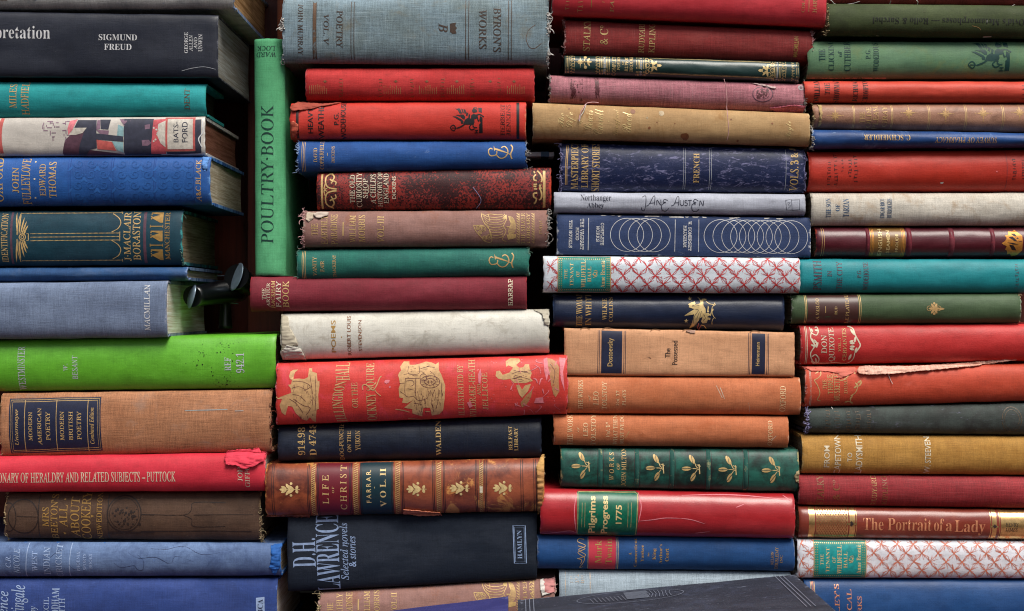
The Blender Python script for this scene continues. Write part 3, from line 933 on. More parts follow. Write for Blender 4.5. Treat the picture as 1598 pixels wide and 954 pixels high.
HER = cloth((208, 36, 58), (186, 24, 44), .55, weave=.07, wear=(232, 110, 115), wearamt=.2, scuff=.06, rough=.6)
b = Book('crimson book whose torn cloth flap curls over its white lettering', GA, (-170, 416, 714, 769, 706, 767), HER, y0=-.003, fray=2.4, pages='white', inset=2)
b.reg('A4').T('IONARY OF HERALDRY AND RELATED SUBJECTS – PUTTOCK', -6, 123, 963, 178, 'R', 'r', 'pale')
b.T('JOHN', 1298, 62, 1324, 172, c='pale').T('GIFFORD', 1337, 30, 1362, 206, c='pale')
b.reg('her').flap([(195, 290), (215, 205), (400, 185), (560, 180), (640, 165), (670, 215), (745, 225), (735, 330), (700, 345), (610, 395), (470, 432), (350, 385), (230, 375)], .0022,
                  cloth((222, 52, 78), (205, 40, 62), .5, weave=.05), rough=.0016)
b.threads(1, 26, 5, TH['red']).done()

b = Book('dark brown cookery book with gilt title and blind stamped circles', GA, (6, 406, 771, 843, 769, 847),
         cloth((82, 58, 42), (60, 42, 32), .7, weave=.14, wear=(160, 130, 95), wearamt=.42, scuff=.25, stain=(95, 72, 55), stainamt=.3), y0=.005, fray=3, pages='grey')
b.reg('beet').T('MRS', 322, 158, 372, 308, c='dull').T("BEETON'S", 385, 62, 438, 408, c='dull').T('ALL', 452, 140, 514, 312, c='dull').T('ABOUT', 538, 82, 606, 392, c='dull').T('COOKERY', 620, 40, 692, 412, c='dull').T('NEW·EDITION', 738, 45, 778, 412, c='dull')
b.C(490, 98, 7, 'dull').P([(478, 352), (500, 358), (486, 372)], 'dull').P([(695, 215), (720, 225), (698, 235)], 'dull')
b.ring(950, 210, 130, 1.8, 'dkbrown', ry=138).ring(950, 210, 112, .8, 'dkbrown', ry=120).ring(175, 230, 115, 1.6, 'dkbrown', ry=130).ring(60, 235, 60, 1.4, 'dkbrown', ry=110)
for k in range(46): b.C(950 + b.rnd.gauss(0, 48), 210 + b.rnd.gauss(0, 50), b.rnd.uniform(4, 12), 'dkbrown', n=7)
for x in (292, 825): b.rule(x, 1.6, 'dkbrown')
b.L([(830, 350), (1180, 352)], 1.4, 'dkbrown').L([(830, 364), (1180, 366)], .8, 'dkbrown').L([(130, 228), (292, 232)], 1, 'dkbrown').L([(1085, 215), (1180, 218)], 1, 'dkbrown')
b.reg('A4').L([(765, 358), (990, 362), (1035, 335), (1050, 295), (1220, 297)], 1, 'dkbrown', sm=3).L([(990, 362), (1040, 385), (1048, 425), (1220, 424)], 1, 'dkbrown', sm=3).L([(1050, 362), (1370, 360)], .9, 'dkbrown').L([(760, 452), (1360, 452)], 1.3, 'dkbrown')
b.threads(1, 70, 10, TH['straw'], r=.00022).threads(-1, 50, 6, TH['straw'], r=.0003).done()

INK['navyf'] = ink((38, 52, 92), .7)
b = Book('faded blue cricket book with cracked cloth and pale blue lettering', GA, (-140, 439, 846, 902, 848, 900),
         cloth((92, 117, 158), (66, 88, 132), .75, weave=.12, wear=(20, 95, 175), wearamt=.42, scuff=.12, stain=(56, 74, 112), stainamt=.55), fray=1.5, inset=3)
b.reg('beet').T('C.R.', 58, 520, 96, 612, f='i', c='ltblue').T('NICOLE', 118, 470, 165, 660, f='i', c='silver').T('WEST', 258, 488, 300, 642, c='ltblue').T('INDIAN', 345, 458, 395, 670, c='silver').T('CRICKET', 440, 435, 488, 692, c='silver')
b.T('PHOENIX', 600, 490, 624, 642, c='ltblue').T('SPORTS', 648, 508, 672, 632, c='ltblue').T('BOOKS', 694, 510, 718, 622, c='ltblue')
b.L([(224, 428), (206, 690)], 1.2, 'silver').L([(554, 432), (540, 690)], 1.2, 'silver')
for pts in ([(885, 575), (935, 612), (990, 605), (1040, 598), (1065, 630), (1105, 628), (1110, 560), (1060, 510)], [(540, 590), (580, 625), (640, 610)], [(385, 545), (440, 500), (500, 470)]):
    b.L(pts, .8, 'navyf', 'crease', sm=6, taper=True)
b.reg('A4').L([(700, 560), (760, 590), (850, 585), (930, 620), (960, 580), (1060, 610)], .8, 'navyf', 'crease', sm=6, taper=True)
b.L([(820, 540), (900, 545), (1000, 530), (1100, 570), (1200, 560)], .7, 'navyf', 'crease', sm=6, taper=True)
b.flap([(1468, 525), (1525, 518), (1520, 640), (1490, 690), (1465, 640), (1478, 580)], .0005, cloth((24, 92, 170), weave=.06)).done()

b = Book('navy blue book with pale italic lettering at the foot of the left stack', GA, (-140, 433, 904, 1002, 903, 1000),
         cloth((34, 60, 124), (26, 46, 98), .6, weave=.14, wear=(80, 110, 180), wearamt=.25, scuff=.2), fray=1.2, inset=4, pages='white')
b.reg('beet').T('Florence', -10, 795, 76, 1130, f='i', c='silver').T('Nightingale', 90, 752, 230, 1120, f='i', c='silver').T('by', 235, 908, 305, 960, f='i', c='silver').T('CECIL', 348, 840, 388, 1010, c='silver').T('WOODHAM', 408, 772, 464, 1060, f='b', c='silver').T('SMITH', 465, 845, 512, 1030, c='silver')
b.reg('A4').P([(1392, 805), (1438, 800), (1440, 890), (1395, 890)], 'silver', 'publisher_panel').T('BCA', 1402, 812, 1430, 890, f='b', c='navy', layer=3)
b.done()

# the single upright book
b = Book('bright green upright book standing between the first two stacks', None, (60, 430, 394, 443, 395.5, 445.5),
         cloth((80, 168, 114), (64, 146, 98), .5, weave=.12, wear=(120, 190, 150), wearamt=.2, scuff=.08), vert=True, pages='vert', fray=.6, y0=.004, bulge=.008, n=2.1)
b.reg('B1').T('LOCK', 66, 230, 158, 252, 'F', 'r', 'poultry').T('WARD', 62, 260, 162, 284, 'F', 'r', 'poultry')
b.reg('px').T('POULTRY·BOOK', 407, 164, 427, 380, 'U', 'q', 'poultry').done()
# ---------------------------------------------------------------- emblems used on more than one spine
def griffin(b, box_, c):
    """The winged publisher's beast: traced in a 210..1210 x 145..830 frame and fitted to a box."""
    bx0, by0, bx1, by1 = box_
    f = lambda P: [(bx0 + (x - 210) / 1000 * (bx1 - bx0), by0 + (y - 145) / 685 * (by1 - by0)) for x, y in P]
    k = (bx1 - bx0) / 1000 * b.R[2]
    PO = [
        [(600, 590), (640, 480), (720, 430), (820, 445), (830, 360), (900, 310), (960, 335), (1030, 330), (1020, 400), (990, 450), (920, 470), (930, 540), (890, 620), (820, 610), (640, 605)],
        [(850, 215), (890, 160), (960, 185), (1010, 240), (990, 275), (900, 290), (860, 270)],
        [(350, 168), (450, 182), (520, 300), (500, 325), (440, 220)], [(430, 160), (500, 170), (560, 300), (536, 318)],
        [(530, 170), (580, 190), (612, 290), (585, 308)], [(600, 180), (660, 210), (680, 290), (640, 330)],
        [(690, 270), (745, 300), (720, 380), (670, 360)], [(760, 310), (802, 350), (790, 430), (740, 430)],
        [(500, 335), (600, 335), (655, 400), (640, 465), (590, 460), (520, 400)],
        [(280, 388), (380, 382), (560, 470), (610, 530), (600, 560), (480, 490), (340, 410)], [(370, 345), (490, 340), (510, 395)],
        [(520, 530), (585, 515), (605, 580), (540, 578)], [(1030, 150), (1138, 150), (1140, 290), (1045, 262)],
        [(1085, 378), (1160, 420), (1165, 825), (1060, 825), (1062, 600), (1105, 560), (1068, 480)],
    ]
    for p in PO: b.P(f(p), c, 'emblem')
    LI = [([(1000, 352), (1080, 335), (1200, 402)], 34), ([(1010, 410), (1030, 490), (1065, 522)], 36), ([(900, 600), (880, 640), (920, 680), (1000, 682)], 30),
          ([(830, 615), (772, 670), (832, 742), (930, 715)], 30), ([(630, 600), (540, 655), (420, 700)], 38), ([(895, 150), (985, 152), (1000, 205)], 24)]
    for p, w in LI: b.L(f(p), w * k, c, 'emblem', sm=3)
    b.L(f([(220, 685), (305, 615), (375, 690), (312, 768)]), 28 * k, c, 'emblem', True, sm=3).L(f([(260, 690), (420, 700)]), 22 * k, c, 'emblem')
    for p in ([(935, 755), (1030, 755)], [(925, 822), (1035, 822)], [(980, 760), (980, 818)]): b.L(f(p), 24 * k, c, 'emblem')

def monogram(b, c, dx=0, dy=0, k=1.0):
    f = lambda P: [((x + dx) * k, (y + dy) * k) for x, y in P]
    b.L(f([(325, 330), (275, 302), (225, 345), (220, 430), (265, 500), (340, 505), (410, 485), (440, 440), (440, 385)]), 1.7, c, 'emblem', sm=6)
    b.L(f([(425, 470), (480, 540), (560, 575), (650, 550), (720, 470), (740, 390), (710, 300), (650, 252), (590, 265), (565, 295)]), 1.7, c, 'emblem', sm=6)
    b.P(f([(355, 225), (380, 290), (560, 350), (740, 425), (725, 440), (560, 395), (395, 345), (378, 385), (362, 340)]), c, 'emblem')
    b.L(f([(735, 440), (800, 470)]), 1.3, c, 'emblem')
    b.L(f([(815, 200), (860, 265), (855, 350), (818, 440), (820, 510), (850, 595)]), 2.0, c, 'emblem', sm=6)

def ship(b, c, oy=0):
    g = lambda P: [(x, y + oy) for x, y in P]
    for k in range(9):   # the billowing sails
        y = 130 + k * 46
        b.L(g([(265 + 14 * k if k < 5 else 330 + 12 * k - 20, y - 30), (340 + 10 * k, y + 25), (480 + 4 * k, y + 42), (600, y + 28), (650 - 3 * k, y)]), .8, c, 'emblem', sm=5)
    b.L(g([(240, 85), (255, 180), (300, 280), (380, 380), (420, 480), (430, 590), (380, 620)]), 1.1, c, 'emblem', sm=5)
    b.L(g([(360, 105), (380, 170), (395, 240)]), .9, c, 'emblem', sm=4).L(g([(245, 110), (300, 135), (400, 110), (520, 125), (620, 120)]), .8, c, 'emblem', sm=4)
    for k in range(7):   # the hull and its shields
        b.L(g([(720 + 4 * k, 150 + k * 12), (800 - k * 6, 180 + k * 14), (850 - k * 14, 300), (830 - k * 16, 430 - k * 8), (740 - k * 4, 520 - k * 16)]), .8, c, 'emblem', sm=5)
    b.L(g([(650, 110), (690, 200), (640, 330), (680, 420), (620, 560), (690, 600)]), 1.1, c, 'emblem', sm=5)
    for q in ([(625, 170), (690, 120), (700, 200), (640, 215)], [(690, 330), (770, 335), (770, 352), (690, 350)], [(690, 480), (860, 470), (850, 540), (720, 570)]): b.P(g(q), c, 'emblem')
    b.L(g([(105, 318), (230, 315), (300, 330)]), 1, c, 'emblem', sm=3).L(g([(105, 318), (150, 420), (240, 520), (300, 590), (400, 620)]), 1.1, c, 'emblem', sm=4)
    for x, y, r in ((185, 360, 34), (285, 380, 40), (300, 540, 38), (220, 440, 30), (375, 520, 40), (240, 330, 20)):
        b.ring(x, y + oy, r, .8, c, 'emblem', n=16).ring(x, y + oy, r * .45, .7, c, 'emblem', n=10)
    b.T('HESTE', 730, 100 + oy, 760, 600 + oy, 'U', 'r', c) if False else None
    for x, sg in ((885, 1), (1150, 1)):
        b.L(g([(x + 28, 95), (x + 28, 635)]), 1, c, 'emblem')
        for k in range(12): b.L(g([(x - 15, 95 + k * 45), (x + 20, 125 + k * 45)]), 1.1, c, 'emblem')

def oak_sprig(b, x, y, k, c='bright'):
    """A little gilt sprig of six leaves, pointing right."""
    b.L([(x - 50 * k, y), (x + 70 * k, y)], .9, c)
    for dx, an, ln in ((30, 150, 58), (30, -150, 58), (0, 125, 52), (0, -125, 52), (-22, 150, 48), (-22, -150, 48), (45, 70, 30), (45, -70, 30)):
        b.leaf(x + dx * k, y, an, ln * k, 22 * k, c)
    b.leaf(x - 30 * k, y, 180, 46 * k, 20 * k, c)
    b.C(x + 8 * k, y - 42 * k, 10 * k, c, n=8).C(x + 8 * k, y + 42 * k, 10 * k, c, n=8)

def fleuron(b, x, y, k, c='goldf'):
    for an in range(0, 360, 45):
        b.leaf(x, y, an, (50 if an % 90 == 0 else 34) * k, 11 * k, c)
    for an in (0, 90, 180, 270):
        b.C(x + 58 * k * math.cos(math.radians(an)), y + 58 * k * math.sin(math.radians(an)), 4.5 * k, c, n=7)
    b.ring(x, y, 22 * k, .6, c, n=18)

# ================================================================ second stack
b = Book('large grey blue linen poetry volume with dark ruled lines and frayed white ends', GB, (442.5, 856, -4, 99.5, -3, 102.5),
         cloth((116, 138, 150), (98, 112, 112), .75, weave=.3, wear=(196, 214, 222), wearamt=.3, scuff=.12, slub=.42, stain=(120, 116, 100), stainamt=.25), fray=4, n=3.0, bulge=.009, y0=-.003)
b.reg('byl').T('JOHN MURRAY', 195, 65, 255, 640, 'D', 'r', 'brown').T('VOL. V', 485, 185, 545, 530, 'D', 'r', 'brown').T('POETRY', 630, 140, 702, 565, 'D', 'r', 'brown')
for x in (366, 402, 795, 828): b.rule(x, 1.1, 'brown', .08, .95)
b.band_fill(370, 398, 'brownf', 'ruled_band', .1, .94)
b.reg('byr').T("BYRON'S", 775, 88, 848, 498, 'D', 'r', 'brown').T('WORKS', 642, 108, 714, 470, 'D', 'r', 'brown').T('B', 270, 235, 355, 318, 'D', 'i', 'brown', 'emblem')
b.P([(375, 240), (432, 228), (425, 262), (440, 280), (425, 300), (436, 330), (400, 335), (375, 315)], 'brown', 'emblem')
for x in (519, 548, 915, 942): b.rule(x, 1.1, 'brown', .05, .94)
b.L([(1165, 250), (1110, 290), (1085, 340), (1080, 390), (1110, 455), (1160, 465), (1220, 420)], .8, 'brownf', 'scratch', sm=5)
b.threads(-1, 70, 8, TH['white'], r=.0004, v0=.05).threads(1, 110, 9, TH['white'], r=.0004).done()

b = Book('plain red cloth book with rubbed broken gilt rows beneath the large grey blue poetry volume', GB, (477, 834, 105, 156.5, 104.5, 158),
         cloth((188, 36, 36), (164, 28, 28), .6, weave=.14, wear=(205, 95, 100), wearamt=.35, scuff=.2), y0=.001, fray=1.5)
b.reg('red2')
for x in (270, 537, 748, 955, 1155, 1335): b.smudge(x - 13, 95, x + 13, 232, 'rust', n=6)
for x0 in (60, 560, 800, 985, 1390):
    for k in range(9): b.L([(x0 + k * 14, 150 + b.rnd.uniform(-8, 20)), (x0 + k * 14, 205)], .6, 'goldf')
for x in (165, 640, 848, 1050, 1275, 1435): b.C(x, 122, 9, 'rust', n=7).L([(x - 14, 122), (x + 14, 124)], .7, 'rust')
b.done()

b = Book('orange red book with black lettering a black griffin and a torn head', GB, (453.5, 821, 160, 218, 157.5, 219),
         cloth((208, 50, 34), (188, 40, 26), .5, weave=.05, wear=(225, 140, 110), wearamt=.25, scuff=.08, rough=.6), fray=1.5)
b.reg('heavy').T('HEAVY', 318, 140, 380, 450, f='s', c='black').T('WEATHER', 440, 60, 508, 512, f='s', c='black').T('P.G.', 628, 208, 684, 352, f='s', c='black').T('WODEHOUSE', 706, 72, 768, 516, f='s', c='black')
b.rule(192, 4.2, 'blackf')
b.flap([(100, 140), (180, 62), (280, 70), (480, 95), (640, 82), (710, 68), (600, 105), (440, 135), (370, 160), (290, 172), (180, 180), (130, 195)], .0012, cloth((176, 78, 58), (150, 60, 44), weave=.05), rough=.0012)
b.flap([(112, 320), (150, 310), (205, 350), (190, 450), (130, 500), (112, 430)], .0004, cloth((190, 110, 80), (205, 60, 40), .7), rough=.0006)
b.reg('grif2'); griffin(b, (95, 170, 748, 660), 'black')
b.T('HERBERT', 1060, 95, 1140, 700, f='r', c='blackf').T('JENKINS', 1172, 105, 1252, 705, f='r', c='blackf')
b.rule(1392, 4.6, 'black').done()

def lib_rules(b, xs):
    for x in xs: b.rule(x, .8, 'gold')
b = Book('royal blue book with a looping gilt monogram and frayed blue corners', GB, (464.5, 822, 219.5, 270, 220, 264.5),
         cloth((22, 78, 148), (16, 60, 122), .6, weave=.09, wear=(160, 180, 205), wearamt=.35, scuff=.22), fray=3)
b.reg('heavy').T('DAVID', 385, 625, 428, 795, c='gold').T('COPPERFIELD', 458, 535, 505, 875, c='gold').T('DICKENS', 598, 605, 634, 800, c='gold').L([(550, 685), (548, 720)], .8)
lib_rules(b, (246, 264, 282))
b.reg('el1'); monogram(b, 'gold')
b.threads(1, 80, 7, TH['grey'], r=.00025).threads(-1, 60, 6, TH['blue'], r=.00025).done()

b = Book('mottled dark red crackled leather book with gilt scrolls at both ends', GB, (495, 860, 269.5, 328, 260.5, 327),
         cloth((128, 34, 32), (178, 52, 34), .6, weave=.1, wear=(192, 60, 34), wearamt=.5, scuff=.2, crack=(38, 18, 22), rough=.6, crisp=.4), fray=1)
b.reg('cur')
b.rule(172, 3.0, 'gold')
for sg in (1, -1):
    m = lambda P: [(x, 192 + sg * (y - 192)) for x, y in P]
    b.L(m([(200, 130), (205, 85), (240, 58), (268, 85), (255, 115), (235, 105)]), 2.2, sm=6).L(m([(200, 130), (215, 165), (250, 180), (290, 185)]), 2.2, sm=5)
    b.L(m([(245, 140), (262, 120), (285, 130), (280, 155)]), 1.8, sm=5).L(m([(200, 140), (190, 185), (215, 180)]), 1.6, sm=4).L(m([(235, 60), (262, 48)]), 1.8)
b.T('THE OLD', 395, 68, 435, 296, c='pale').T('CURIOSITY', 448, 48, 492, 328, c='pale').T('SHOP', 500, 100, 540, 258, c='pale').L([(548, 150), (548, 215)], .8, 'pale')
b.T("A CHILD'S", 560, 62, 604, 305, c='pale').T('HISTORY OF', 618, 45, 656, 326, c='pale').T('ENGLAND', 666, 58, 706, 300, c='pale').T('DICKENS', 735, 82, 764, 264, f='s', c='pale')
b.reg('cor')
b.P([(680, 140), (728, 140), (728, 820), (680, 830)], 'gold')
for P in ([(515, 150), (530, 190)], [(575, 140), (630, 200), (665, 290), (650, 360)], [(550, 215), (510, 265), (520, 320), (565, 330)], [(505, 405), (570, 400)], [(505, 440), (560, 440)], [(515, 485), (570, 488)],
          [(610, 430), (640, 405), (625, 450), (655, 480), (620, 470), (655, 560), (650, 650), (615, 690)], [(575, 560), (515, 570), (510, 630), (560, 670), (535, 740), (510, 750)]):
    b.L(P, 2.4, sm=5)
b.reg('B2').thread([(1145, 170), (1185, 232), (1160, 275)], .0002, TH['lilac']).done()

EP = cloth((150, 110, 102), (132, 92, 80), .65, weave=.1, wear=(205, 180, 165), wearamt=.35, scuff=.12, stain=(142, 84, 52), stainamt=.18)
b = Book('mauve brown book with a gilt ship and a chipped frayed head', GB, (474, 856, 329.5, 387, 327.5, 384.5), EP, y0=-.002, fray=4)
b.reg('cur').T('THE', 92, 462, 142, 558, c='gold').T('EARTHLY', 168, 395, 218, 628, c='gold').T('PARADISE', 245, 388, 298, 630, c='gold').L([(346, 450), (344, 562)], 1.8)
b.T('WILLIAM', 395, 395, 444, 612, c='gold').T('MORRIS', 468, 395, 520, 612, c='gold').T('VOL·III', 618, 400, 672, 612, c='gold')
b.flap([(105, 385), (135, 368), (225, 372), (220, 395), (170, 415), (125, 412)], .0015, plain('torn_paper', (214, 196, 182), .9))
b.flap([(50, 372), (110, 372), (105, 420), (70, 450), (45, 430)], .0004, plain('torn_paper', (196, 178, 158), .9), part='bare_patch')
b.reg('ship'); ship(b, 'gold')
b.T('THE SILVER', 945, 90, 1020, 640, 'U', 'r', 'gold').T('LIBRARY', 1045, 92, 1105, 632, 'U', 'r', 'gold').smudge(1270, 230, 1325, 470, 'goldw', n=7)
b.threads(-1, 90, 8, TH['pink'], r=.00025).threads(1, 100, 8, TH['grey'], r=.0003).done()

b = Book('sea green cloth book with a looping gilt monogram and pale green ends', GB, (464, 826, 389.5, 439, 385.5, 430.5),
         cloth((26, 108, 94), (22, 88, 84), .65, weave=.12, wear=(120, 168, 150), wearamt=.42, scuff=.15), fray=2.2)
b.reg('cur').T('VANITY', 98, 728, 130, 880, c='goldw').T('FAIR', 160, 762, 190, 848, c='goldw').T('THACKERAY', 258, 712, 284, 890, c='goldw')
lib_rules(b, (14, 26, 38))
b.reg('el2'); monogram(b, 'goldw', 15, 60, .93)
b.threads(-1, 40, 7, TH['green']).threads(1, 26, 5, TH['green']).done()

b = Book('long maroon book of fairy tales under the upright green book', GB, (391, 822, 431.5, 487, 430.5, 483),
         cloth((126, 32, 48), (104, 24, 34), .6, weave=.09, wear=(160, 30, 40), wearamt=.3, scuff=.06), fray=1)
b.reg('B2').T('THE', 97, 672, 115, 728, c='pale').T('ARTHUR', 119, 645, 136, 766, c='pale').T('RACKHAM', 141, 634, 160, 770, c='gold').T('FAIRY', 165, 636, 190, 768, c='pale').T('BOOK', 198, 634, 230, 768, c='gold')
b.T('HARRAP', 1320, 625, 1342, 758, f='m', c='pale').done()

VEL = cloth((212, 209, 198), (194, 190, 176), .5, weave=.05, wear=(176, 164, 140), wearamt=.4, scuff=.18, stain=(160, 152, 138), stainamt=.32, rough=.5, coat=.15)
b = Book('white vellum poems with a torn left end', GB, (439, 857, 489.5, 563, 482, 551.5), VEL, fray=2.5, bulge=.010)
b.reg('B3').T('POEMS', 424, 92, 446, 246, f='s', c='dull').C(474, 172, 3, 'dull', 'lettering').T('ROBERT LOUIS', 500, 72, 518, 260, f='s', c='rust').T('STEVENSON', 554, 92, 570, 240, f='s', c='rust')
b.flap([(180, 60), (215, 75), (222, 120), (255, 175), (265, 212), (215, 215), (192, 245), (185, 150)], .0003, plain('torn_paper', (196, 186, 164), .85), rough=.0006, part='bare_patch')
b.flap([(192, 235), (215, 210), (280, 228), (300, 282), (240, 284), (195, 280)], .0014, plain('torn_paper', (212, 206, 194), .8))
b.flap([(1390, 42), (1462, 40), (1465, 120), (1445, 110), (1430, 62)], .001, plain('torn_paper', (192, 184, 166), .8)).done()

HILL = cloth((206, 52, 44), (188, 42, 28), .6, weave=.1, wear=(240, 120, 140), wearamt=.36, scuff=.2, rough=.5, coat=.1, spots=(238, 160, 160), spotamt=.25, stain=(222, 70, 88), stainamt=.25)
b = Book('red pictorial book with a gilt rider gilt coach and arched title', GB, (433, 885, 566.5, 664, 553.5, 646.5), HILL, fray=2.4, bulge=.011, y0=-.005)
b.reg('hill1')
TB = 'mgold2'
INK['mgoldf'] = ink((196, 138, 92), .55, .05, .5)
INK['mgold2'] = ink((214, 170, 118), .12, .12, .5)
b.P([(200, 262), (215, 205), (255, 182), (315, 180), (275, 215), (262, 260), (258, 300), (330, 295), (400, 300), (450, 275), (455, 165), (495, 160), (500, 205), (560, 225), (575, 330), (598, 320), (600, 385), (585, 500), (590, 690), (560, 700), (540, 870), (500, 850), (470, 800), (420, 850), (370, 830), (290, 750), (245, 660), (190, 650), (150, 775), (105, 740), (80, 640), (115, 560), (60, 560), (20, 530), (110, 525), (200, 492), (235, 480), (225, 420), (190, 375), (230, 368), (240, 315), (212, 300)], TB, 'horse_picture')
for P in ([(250, 330), (330, 330), (420, 350), (480, 400), (400, 455)], [(240, 420), (330, 400), (420, 440)], [(250, 500), (340, 520), (420, 590)], [(260, 560), (380, 640), (480, 680), (420, 770)], [(470, 240), (500, 420), (510, 640)], [(540, 260), (555, 500), (540, 720)], [(210, 560), (300, 620), (380, 740)]):
    b.L(P, .7, 'wine', 'horse_picture', sm=5, layer=2)
b.T('HILLINGDON', 765, 330, 905, 900, 'U', 'b', 'mgold2', arc=62).T('HALL', 800, 92, 980, 320, 'U', 'b', 'mgold2', arc=14)
b.T('OR THE', 1020, 345, 1098, 675, 'U', 'r', 'mgold2').T('COCKNEY', 1212, 485, 1338, 905, 'U', 'n', 'mgold2').T('SQUIRE', 1205, 95, 1335, 450, 'U', 'n', 'mgold2')
b.L([(1165, 440), (1160, 385), (1210, 375), (1290, 440), (1340, 390), (1380, 290), (1405, 262)], 1.6, 'mgold2', 'lettering', sm=5, layer=3).L([(1320, 440), (1350, 480), (1400, 520)], 1.1, 'mgold2', 'lettering', sm=4, layer=3)
b.P([(1440, 340), (1460, 310), (1515, 312), (1505, 345), (1470, 362)], 'pinkp', 'rubbed_patch').C(1515, 402, 13, 'pinkp', 'rubbed_patch', n=8)
b.reg('hill2')
b.P([(110, 300), (125, 265), (150, 240), (135, 190), (180, 120), (255, 120), (260, 165), (330, 165), (400, 150), (480, 122), (560, 135), (610, 160), (650, 130), (660, 240), (690, 290), (720, 370), (745, 440), (735, 620), (715, 770), (660, 830), (560, 850), (540, 740), (450, 740), (430, 860), (300, 820), (300, 760), (190, 740), (310, 640), (230, 680), (165, 670), (180, 610), (130, 600), (120, 480), (140, 420), (120, 330)], TB, 'coach_picture')
for r in (1, .55): b.ring(540, 390, 130 * r, .9, 'wine', 'coach_picture', ry=82 * r, layer=2)
for k in range(12):
    a = k * math.pi / 6; b.L([(540 + 14 * math.cos(a), 390 + 9 * math.sin(a)), (540 + 125 * math.cos(a), 390 + 78 * math.sin(a))], .45, 'wine', 'coach_picture', layer=3)
b.ring(450, 330, 45, .8, 'wine', 'coach_picture', layer=2)
for P in ([(205, 345), (400, 345)], [(210, 350), (210, 575), (330, 580)], [(220, 380), (300, 370), (325, 420), (280, 450)], [(345, 350), (345, 580)], [(130, 410), (200, 405)], [(250, 180), (250, 280), (390, 280), (390, 180)], [(400, 220), (500, 190), (600, 200)], [(510, 480), (510, 600), (390, 640), (330, 590)], [(240, 480), (320, 500)], [(600, 500), (560, 640), (590, 800)], [(660, 480), (640, 700)], [(690, 400), (700, 560)], [(320, 680), (430, 700), (420, 800)], [(140, 520), (200, 560)], [(540, 250), (600, 300), (640, 380)]):
    b.L(P, .7, 'wine', 'coach_picture', sm=3, layer=2)
b.L([(75, 760), (180, 775), (260, 800)], 1.4, TB, 'coach_picture').L([(240, 890), (420, 905), (540, 900)], 1.2, TB, 'coach_picture').L([(470, 790), (540, 795)], 1.3, TB, 'coach_picture')
b.T('ILLUSTRATED BY', 910, 165, 990, 845, 'U', 'r', 'mgold2').T('WILDRAKE-HEATH', 1062, 95, 1150, 890, 'U', 'r', 'mgold2').T('AND', 1170, 420, 1222, 580, 'U', 'r', 'mgold2')
b.P([(1185, 290), (1215, 215), (1230, 290), (1215, 420), (1190, 400)], 'pinkp', 'rubbed_patch', layer=3).P([(1035, 670), (1080, 650), (1110, 720), (1070, 745)], 'pinkp', 'rubbed_patch', layer=3)
b.reg('hill3').T('JELLICOE', 25, 310, 100, 812, 'U', 'r', 'mgold2')
b.P([(205, 355), (215, 290), (260, 285), (300, 340), (390, 310), (440, 245), (380, 215), (345, 235), (340, 160), (400, 120), (520, 125), (540, 160), (480, 210), (520, 245), (575, 240), (600, 200), (655, 200), (660, 250), (690, 320), (670, 380), (705, 420), (600, 450), (450, 445), (400, 395), (310, 405), (240, 390)], TB, 'figure_picture', sm=0)
b.P([(480, 480), (520, 470), (560, 540), (600, 480), (680, 460), (640, 560), (560, 650), (520, 600)], TB, 'figure_picture').P([(590, 640), (670, 560), (700, 540), (680, 640), (620, 740), (560, 780), (540, 720)], 'mgoldf', 'figure_picture')
b.P([(900, 120), (960, 130), (1010, 160), (1060, 240), (1050, 420), (1060, 560), (1010, 640), (980, 600), (950, 480), (930, 340), (910, 240)], 'mgoldf', 'figure_picture')
for P in ([(420, 330), (540, 290), (660, 320)], [(430, 390), (540, 370), (660, 400)], [(940, 200), (1000, 300), (980, 450)]): b.L(P, .7, 'wine', 'figure_picture', sm=4, layer=2)
for k in range(26):
    x, y = b.rnd.uniform(380, 1120), b.rnd.uniform(130, 860)
    b.L([(x, y), (x + b.rnd.uniform(-30, 40), y + b.rnd.uniform(10, 40)), (x + b.rnd.uniform(-60, 90), y + b.rnd.uniform(30, 110))], b.rnd.uniform(.6, 2.2), 'pinkp', 'rubbed_patch', sm=4, taper=True, layer=3)
b.P([(720, 720), (745, 650), (840, 640), (850, 720)], 'pinkp', 'rubbed_patch').P([(850, 130), (900, 110), (920, 300), (890, 420), (860, 300)], 'pinkp', 'rubbed_patch').P([(1060, 110), (1150, 120), (1110, 300), (1130, 560), (1080, 400)], 'pinkp', 'rubbed_patch')
b.reg('hill1')
for k in range(34):
    x, y = b.rnd.uniform(250, 560), b.rnd.uniform(320, 820)
    b.L([(x, y), (x + b.rnd.uniform(-18, 18), y + b.rnd.uniform(25, 60))], .45, 'wine', 'horse_picture', layer=2)
b.reg('hill2')
for k in range(70):
    x, y = b.rnd.uniform(330, 710), b.rnd.uniform(480, 800)
    b.L([(x, y), (x + b.rnd.uniform(-10, 14), y + b.rnd.uniform(20, 60))], .42, 'wine', 'coach_picture', layer=2)
for k in range(24):
    x, y = b.rnd.uniform(160, 560), b.rnd.uniform(150, 330)
    b.L([(x, y), (x + b.rnd.uniform(15, 45), y + b.rnd.uniform(-8, 8))], .42, 'wine', 'coach_picture', layer=2)
b.reg('hill3')
for k in range(26):
    x, y = b.rnd.uniform(420, 660), b.rnd.uniform(265, 430)
    b.L([(x, y), (x + b.rnd.uniform(20, 50), y + b.rnd.uniform(-14, 14))], .45, 'wine', 'figure_picture', layer=2)
for k in range(50): b.C(b.rnd.uniform(150, 1130), b.rnd.uniform(110, 880), b.rnd.uniform(2, 9), 'pinkp', 'rubbed_patch', ry=b.rnd.uniform(2, 8), n=6)
b.threads(-1, 14, 4, TH['pink']).threads(1, 14, 4, TH['red']).done()

